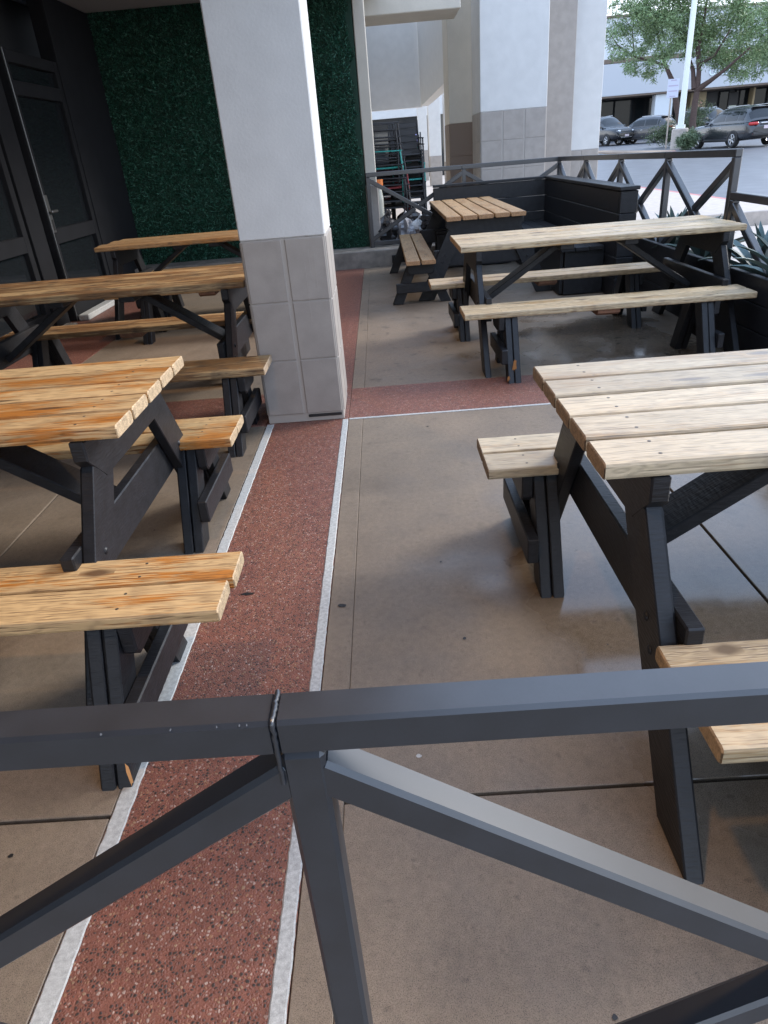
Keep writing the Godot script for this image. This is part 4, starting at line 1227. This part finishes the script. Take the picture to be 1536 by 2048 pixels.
	for k in 5:
		var u := k / 4.0
		sx.append(Vector3(lerpf(2.30, 2.42, u), 0, lerpf(bz, -5.15, u))); stp_y.append(lerpf(1.10, 1.165, u)); sb.append(lerpf(0.26, 0.36, u)); sf.append(0.21 if k == 0 else 0.0)
	railing("tall black railing running along the agave planter by the pavement", sx, stp_y, sb, 0.05, sf)
	railing("lower black railing past the end of the tall planter one", [Vector3(2.42, 0, -5.09), Vector3(2.40, 0, -3.9), Vector3(2.39, 0, -2.7), Vector3(2.38, 0, -1.6), Vector3(2.387, 0, -0.54)], [0.905, 0.9, 0.895, 0.89, 0.88], [0.03, 0.03, 0.03, 0.03, 0.03], 0.05, [0.0, 0.0, 0.0, 0.0, 0.0], true)

	# ---------------------------------------------------------------- planter and agaves
	var pb := thing("planter", Vector3(2.58, -0.1, -5.6), "long black planter box full of agaves behind the railing", "planter")
	for i in 3:
		put("board", Vector3(0.04, 0.155, 2.9), Vector3(-0.28, 0.178 + i * 0.16, 0.1), M.black, pb)
	put("board", Vector3(0.5, 0.47, 0.04), Vector3(-0.02, 0.335, 1.57), M.black, pb)
	put("soil", Vector3(0.42, 0.34, 2.86), Vector3(-0.03, 0.27, 0.1), M.groove, pb)
	var ag1 := plain(lin(0.065, 0.105, 0.10), 0.4); var ag2 := plain(lin(0.10, 0.16, 0.165), 0.4); var ag3 := plain(lin(0.035, 0.06, 0.05), 0.45)
	agave(Vector3(2.52, 0.33, -4.35), 0.55, 22, 1, "agave with arching grey-green leaves at the front of the planter", [ag1, ag2, ag3])
	agave(Vector3(2.60, 0.33, -4.95), 0.5, 20, 2, "bluish agave rising behind the planter railing corner post", [ag2, ag2, ag1])
	agave(Vector3(2.55, 0.33, -5.75), 0.5, 20, 3, "dark agave beside the tall railing in the planter middle", [ag3, ag1, ag3])
	agave(Vector3(2.60, 0.33, -6.5), 0.5, 20, 4, "agave at the booth end of the planter", [ag1, ag3, ag2])
	agave(Vector3(2.75, 0.0, -8.2), 0.55, 18, 5, "agave on the ground outside the tall railing behind the booth", [ag3, ag1])

	# ---------------------------------------------------------------- stacked chairs and bags
	var ch := plain(lin(0.02, 0.02, 0.023), 0.5); var teal := plain(lin(0.02, 0.25, 0.22), 0.5); var wine := plain(lin(0.22, 0.025, 0.03), 0.5)
	for i in 11:
		var mm = teal if i == 6 else (wine if i == 3 else ch)
		chair("sling_chair", Vector3(0.21 - i * 0.012, 0.2 + i * 0.082, -10.40 - i * 0.003), PI * 0.5 + sin(i * 2.7) * 0.12, ("teal chair in the side-on stack against the pilaster" if i == 6 else ("dark red chair in the side-on stack against the pilaster" if mm == wine else "black sling chair in the side-on stack against the pilaster")), mm, "chairs stacked against the pilaster", 0.1)
	for i in 9:
		var mm = teal if i == 4 else ch
		chair("stacking_chair", Vector3(0.42, 0.2 + i * 0.078, -10.85 - i * 0.008), sin(i * 1.9) * 0.09, "teal chair in the slatted stack facing the patio" if i == 4 else "black slat-back chair in the stack facing the patio", mm, "slat-back chairs stacked facing the patio")
	for i in 8:
		chair("sling_chair", Vector3(0.22 - i * 0.01, 0.2 + i * 0.082, -11.1), PI * 0.5 + 0.1, "dark red sling chair in the second stack behind the side-on stack" if i == 1 else "black sling chair in the second stack behind the side-on stack", wine if i == 1 else ch, "chairs stacked in the second row", 0.1)
	var bagm := plain(lin(0.035, 0.033, 0.035), 0.25); var bagc := plain(lin(0.30, 0.30, 0.32), 0.25)
	bag("rubbish_bag", Vector3(0.06, 0.21, -9.95), 0.19, 0.36, bagm, "full black rubbish bag beside the pilaster behind the railing", 5)
	bag("rubbish_bag", Vector3(0.78, 0.21, -9.98), 0.24, 0.42, bagm, "big dark rubbish bag leaning by the endways table", 8)
	bag("carrier_bag", Vector3(0.30, 0.21, -9.92), 0.13, 0.34, bagc, "thin grey plastic carrier bag on the step behind the railing", 12)
	bag("carrier_bag", Vector3(0.50, 0.21, -10.02), 0.15, 0.28, plain(lin(0.5, 0.5, 0.5), 0.4), "whitish crumpled carrier bag between the rubbish bags", 15)
	bag("rubbish_bag", Vector3(0.40, 0.21, -10.30), 0.2, 0.4, bagm, "dark rubbish bag under the slat-back chairs behind the smaller bags", 21)
	bag("rubbish_bag", Vector3(-0.0, 0.21, -10.18), 0.13, 0.5, bagm, "tall thin black rubbish bag squeezed between pilaster and chairs", 25)
	var cup := thing("bottle", Vector3(0.0, 0.21, -10.05), "tall pale bottle with an orange cap by the pilaster", "bottle")
	var cu := MB.new(); cu.lathe([Vector2(0, 0), Vector2(0.05, 0), Vector2(0.055, 0.55), Vector2(0.04, 0.66), Vector2(0.03, 0.7)], Vector3.ZERO, 14); part("body", cu.to_mesh(), plain(lin(0.5, 0.48, 0.4), 0.4), cup)
	var cp := MB.new(); cp.lathe([Vector2(0.03, 0.7), Vector2(0.06, 0.7), Vector2(0.06, 0.79), Vector2(0, 0.79)], Vector3.ZERO, 14); part("cap", cp.to_mesh(), plain(lin(0.6, 0.16, 0.03), 0.5), cup)
	var rag := MB.new(); rag.bar(Vector3(-0.08, 0.05, 0), Vector3(0.02, 0.02, 0.06), 0.05, 0.02, 0.008); rag.bar(Vector3(0.02, 0.02, 0.06), Vector3(0.12, 0.012, 0.05), 0.06, 0.018, 0.008)
	var rg := part("rag", rag.to_mesh(), plain(lin(0.4, 0.02, 0.03), 0.8), self); rg.position = Vector3(0.42, 0.212, -9.86); tag(rg, "crumpled red rag on the step among the bags", "rag")

	# ---------------------------------------------------------------- across the parking lot
	var ia := on_lot(1263, 311); var ib := on_lot(1391, 311)
	var iz := on_lot(1330, 311).z
	var il := ib.x - ia.x
	var im := MB.new()
	im.box(mv((ia.x + ib.x) * 0.5, lot_y(iz) + 0.05, iz), Vector3(il, 0.2, 0.2), 0.03)
	setting("island_kerb", im.to_mesh(), M.redcurb)
	var ie := MB.new()
	ie.box(mv((ia.x + ib.x) * 0.5, lot_y(iz) + 0.05, iz - 5.6), Vector3(il, 0.26, 10.98), 0.03)
	setting("planted_island", ie.to_mesh(), tri_mat(speckle(521, 256, Color(0.30, 0.22, 0.16), 0.7, 1.2, 0.02, 0.3, 0.2), 2.0, 0.85))
	var pp := on_lot(1356, 298)
	var pole := thing("light_pole", pp, "tall white light pole on a round concrete base across the lot", "light pole")
	var pm1 := MB.new(); pm1.lathe([Vector2(0.0, 0.95), Vector2(0.36, 0.95), Vector2(0.40, 0.9), Vector2(0.40, 0.0)], Vector3.ZERO, 20); part("base", pm1.to_mesh(), M.walk, pole)
	var pm2 := MB.new(); pm2.tube([Vector3(0, 0.95, 0), Vector3(0, 1.1, 0), Vector3(0, 1.12, 0), Vector3(0, 11.0, 0)], [0.24, 0.24, 0.15, 0.12], 12); part("shaft", pm2.to_mesh(), plain(lin(0.75, 0.78, 0.76), 0.5), pole)
	var sp2 := on_lot(1331, 298)
	var sg := thing("parking_sign", sp2, "small white parking sign on a thin post beside the light pole", "sign")
	put("post", Vector3(0.06, 3.2, 0.06), Vector3(0, 1.6, 0), plain(lin(0.4, 0.33, 0.27), 0.6), sg)
	var plate := put("plate", Vector3(0.6, 0.85, 0.02), Vector3(0.05, 2.8, 0.045), plain(lin(0.58, 0.60, 0.70), 0.5), sg)
	for i in 4: put("printed_line", Vector3([0.3, 0.5, 0.46, 0.3][i], 0.05, 0.004), Vector3(0, 0.36 - i * 0.24, 0.012), plain(lin(0.46, 0.40, 0.52), 0.6), plate, 0.0)
	# the tree
	var tz := on_lot(1387, 291)
	var tree := thing("tree", tz, "feathery green desert tree with several trunks behind the light pole", "tree")
	var bark := tri_mat(speckle(531, 256, Color(0.10, 0.065, 0.055), 0.6, 1.3, 0.03, 0.3, 0.3), 0.5, 0.9)
	var tp := func(px: float, py: float, dz := 0.0) -> Vector3: return on_z(px, py, tz.z + dz) - tz
	var trunk := MB.new()
	for b in [[[1387, 296, 0, 0.22], [1385, 245, 0, 0.19], [1390, 205, 0, 0.17], [1395, 178, 0, 0.15], [1398, 140, 0, 0.13], [1396, 95, 0, 0.12], [1410, 30, 0.3, 0.06], [1418, -40, 0.5, 0.03]], [[1394, 180, 0, 0.17], [1420, 162, 0.5, 0.12], [1452, 138, 1.2, 0.08], [1500, 95, 2, 0.04]], [[1388, 178, 0, 0.15], [1386, 140, -0.3, 0.11], [1372, 100, -0.8, 0.07], [1352, 40, -1.2, 0.03]], [[1352, 205, -0.3, 0.16], [1346, 165, -0.3, 0.14], [1330, 128, -0.6, 0.09], [1318, 80, -1, 0.05], [1300, 20, -1.2, 0.03]], [[1330, 130, -0.6, 0.06], [1265, 112, -1, 0.05], [1235, 90, -1.4, 0.03], [1212, 55, -1.5, 0.02]], [[1268, 110, -1, 0.04], [1265, 60, -1, 0.025], [1245, 30, -1, 0.015]], [[1398, 130, 0, 0.09], [1430, 110, 0.8, 0.06], [1460, 60, 1.5, 0.03]], [[1362, 250, -0.3, 0.2], [1352, 205, -0.3, 0.165]]]:
		var path := []; var rr := []
		for q in b:
			path.append(tp.call(q[0], q[1], q[2])); rr.append(q[3])
		trunk.tube(path, rr, 8)
	part("trunk", trunk.to_mesh(), bark, tree)
	var cl := []
	for q in [[1228, 70, 22], [1250, 100, 22], [1262, 45, 28], [1285, 125, 25], [1300, 70, 34], [1255, 15, 25], [1325, 105, 28], [1335, 40, 38], [1360, 80, 34], [1385, 40, 42], [1405, 90, 34], [1440, 55, 44], [1445, 115, 34], [1490, 90, 40], [1520, 125, 30], [1530, 70, 40], [1495, 30, 36], [1425, 5, 42], [1340, -10, 42], [1295, 15, 34], [1300, 148, 14], [1255, 135, 10], [1560, 110, 40], [1380, -60, 60], [1470, -50, 50], [1300, -50, 50], [1545, 20, 26], [1480, 135, 20], [1600, 60, 50], [1232, 105, 10]]:
		cl.append([tp.call(q[0], q[1], rng.randf_range(-2.2, 2.2)), q[2] / 31.0])
	part("crown", foliage(cl, 62000, Vector2(0.19, 0.045), 0.6, [Color(0.18, 0.26, 0.11), Color(0.21, 0.30, 0.14), Color(0.14, 0.20, 0.09), Color(0.25, 0.33, 0.17)], 3, 0.17), leafy(Color(0.16, 0.24, 0.08)), tree)
	var sh1 := on_lot(1372, 300)
	var shr := thing("shrub", sh1, "low round grey-green shrub at the foot of the light pole", "shrub")
	part("foliage", foliage([[Vector3(0, 0.42, 0), 0.42], [Vector3(0.2, 0.3, 0), 0.3], [Vector3(-0.25, 0.3, 0.1), 0.32]], 5000, Vector2(0.13, 0.03), -0.4, [Color(0.12, 0.17, 0.09), Color(0.16, 0.21, 0.12), Color(0.09, 0.13, 0.07)], 5), leafy(Color(0.1, 0.14, 0.07)), shr)
	var sh2 := on_lot(1378, 290)
	var shr2 := thing("shrub", sh2, "taller loose shrub round the tree trunk on the island", "shrub")
	part("foliage", foliage([[Vector3(0, 0.9, 0), 0.8], [Vector3(-1.2, 0.8, 0.2), 0.7], [Vector3(0.4, 1.6, 0), 0.6], [Vector3(-1.8, 0.6, 0), 0.55]], 7000, Vector2(0.14, 0.03), -0.3, [Color(0.09, 0.13, 0.06), Color(0.12, 0.16, 0.08), Color(0.07, 0.10, 0.05)], 6), leafy(Color(0.08, 0.12, 0.05)), shr2)
	# cars: each set down on its wheels' contact points
	var ra := on_lot(1463, 297)
	var yaw := deg_to_rad(99.0)
	var cb := Basis(Vector3.UP, yaw)
	var cen := ra - cb * Vector3(-1.4, 0, -0.9)
	cen.y = lot_y(cen.z)
	car(cen, yaw, "large dark grey sport utility car with red tail lights parked nearest the railing", paint1, 1.0, 0.97, 0.05)
	var l1 := on_lot(1240, 291)
	car(Vector3(l1.x - 0.3, lot_y(l1.z - 2.5), l1.z - 2.5), -1.25, "black off-road car with its headlights towards the patio beside the white pier", paint2, 1.0, 1.06, 0.1)
	var l2 := on_lot(1303, 287)
	car(Vector3(l2.x + 0.2, lot_y(l2.z - 2.2), l2.z - 2.2), 2.25, "dark crossover parked tail-out between the off-road car and the parking sign", paint3, 0.98, 0.93, 0.35)
	var l3 := on_lot(1415, 277)
	car(Vector3(l3.x, lot_y(l3.z), l3.z), -1.2, "dark car with a bright windscreen behind the tree and the large grey car", paint2, 1.02, 1.06, 0.0)
	# the building across the lot
	var zb := -64.0
	var B := func(px: float, py: float) -> Vector3: return on_z(px, py, zb)
	var bx0: float = B.call(1100, 150).x; var bx1: float = B.call(1700, 150).x
	var by0 := lot_y(zb)
	var fb: float = B.call(1300, 186).y; var ft: float = B.call(1300, 116).y; var ut: float = B.call(1300, 20).y
	var bld := thing("shop_building", Vector3((bx0 + bx1) * 0.5, by0, zb - 6.0), "long white shop building with dark windows across the parking lot", "building")
	var bc := bld.position
	var wpaint := plain(lin(0.62, 0.65, 0.67), 0.75); var gpaint := plain(lin(0.50, 0.51, 0.53), 0.75); var tanp := plain(lin(0.42, 0.33, 0.2), 0.75)
	var wide := bx1 - bx0
	put("upper_wall", Vector3(wide, ut - ft - 0.05, 8.0), Vector3(0, (ut + ft + 0.05) * 0.5 - by0, -0.5), wpaint, bld, 0.02)
	put("parapet_cap", Vector3(wide, 0.15, 8.3), Vector3(0, ut + 0.09 - by0, -0.5), M.brown_and_shaded_tan, bld, 0.02)
	put("canopy_roof", Vector3(wide, 0.3, 4.0), Vector3(0, ft - 0.02 - by0, 4.2), M.brown_and_shaded_tan, bld, 0.02)
	var fas := put("fascia", Vector3(wide, ft - fb - 0.2, 0.3), Vector3(0, (ft + fb - 0.2) * 0.5 - by0, 6.1), gpaint, bld, 0.02)
	put("soffit", Vector3(wide, 0.14, 4.2), Vector3(0, fb - 0.06 - by0, 4.1), M.brown_and_shaded_tan, bld, 0.02)
	put("back_wall", Vector3(wide, fb - by0 - 0.15, 0.4), Vector3(0, (fb - by0 - 0.15) * 0.5, 2.6), M.trim, bld, 0.02)
	# window bays between the white column and tan panels
	for q in [[1195, 1228], [1230, 1268], [1270, 1290], [1292, 1312], [1352, 1366], [1368, 1403], [1438, 1456], [1470, 1476], [1478, 1494], [1497, 1530], [1534, 1570]]:
		var a: Vector3 = on_z(q[0], 200, zb - 3.1); var b: Vector3 = on_z(q[1], 200, zb - 3.1)
		var wn := put("window", Vector3(b.x - a.x + 0.12, fb - by0 - 0.3, 0.1), Vector3((a.x + b.x) * 0.5 - bc.x, (fb - by0) * 0.5, 2.85), M.charcoal, bld, 0.01)
		put("pane", Vector3(b.x - a.x - 0.1, fb - by0 - 0.55, 0.04), Vector3(0, 0, 0.05), M.shopglass, wn, 0.002)
	for q in [[1311, 1346, wpaint, "column"], [1404, 1436, tanp, "tan_panel"], [1532, 1536, tanp, "tan_panel"]]:
		var a: Vector3 = on_z(q[0], 200, zb); var b: Vector3 = on_z(q[1], 200, zb)
		put(q[3], Vector3(b.x - a.x, fb - by0 - 0.15, 0.8), Vector3((a.x + b.x) * 0.5 - bc.x, (fb - by0 - 0.15) * 0.5, 5.6 if q[3] == "column" else 3.3), q[2], bld, 0.03)
	var d0: Vector3 = on_z(1457, 200, zb - 3.0); var d1: Vector3 = on_z(1476, 200, zb - 3.0)
	var bd := put("door", Vector3(d1.x - d0.x, 2.9, 0.1), Vector3((d0.x + d1.x) * 0.5 - bc.x, 1.45, 2.95), M.trim, bld, 0.01)
	put("notice", Vector3(0.6, 0.9, 0.02), Vector3(0, 0.05, 0.06), plain(lin(0.55, 0.6, 0.5), 0.6), bd, 0.002)
	put("notice", Vector3(0.7, 0.45, 0.02), Vector3(on_z(1420, 200, zb).x - bc.x, 2.2, 3.72), plain(lin(0.6, 0.35, 0.28), 0.6), bld, 0.002)
	var tmm := TextMesh.new()
	tmm.text = "OIER"
	tmm.font_size = 64; tmm.pixel_size = 0.0125; tmm.depth = 0.06
	var sf2 := SystemFont.new(); sf2.font_names = PackedStringArray(["Droid Sans"]); tmm.font = sf2
	var lt := part("lettering", tmm, plain(lin(0.75, 0.85, 0.9), 0.4), fas)
	lt.position = Vector3(on_z(1437, 142, zb).x - bc.x, on_z(1437, 142, zb).y - bc.y - fas.position.y, 0.2)
	print("built")
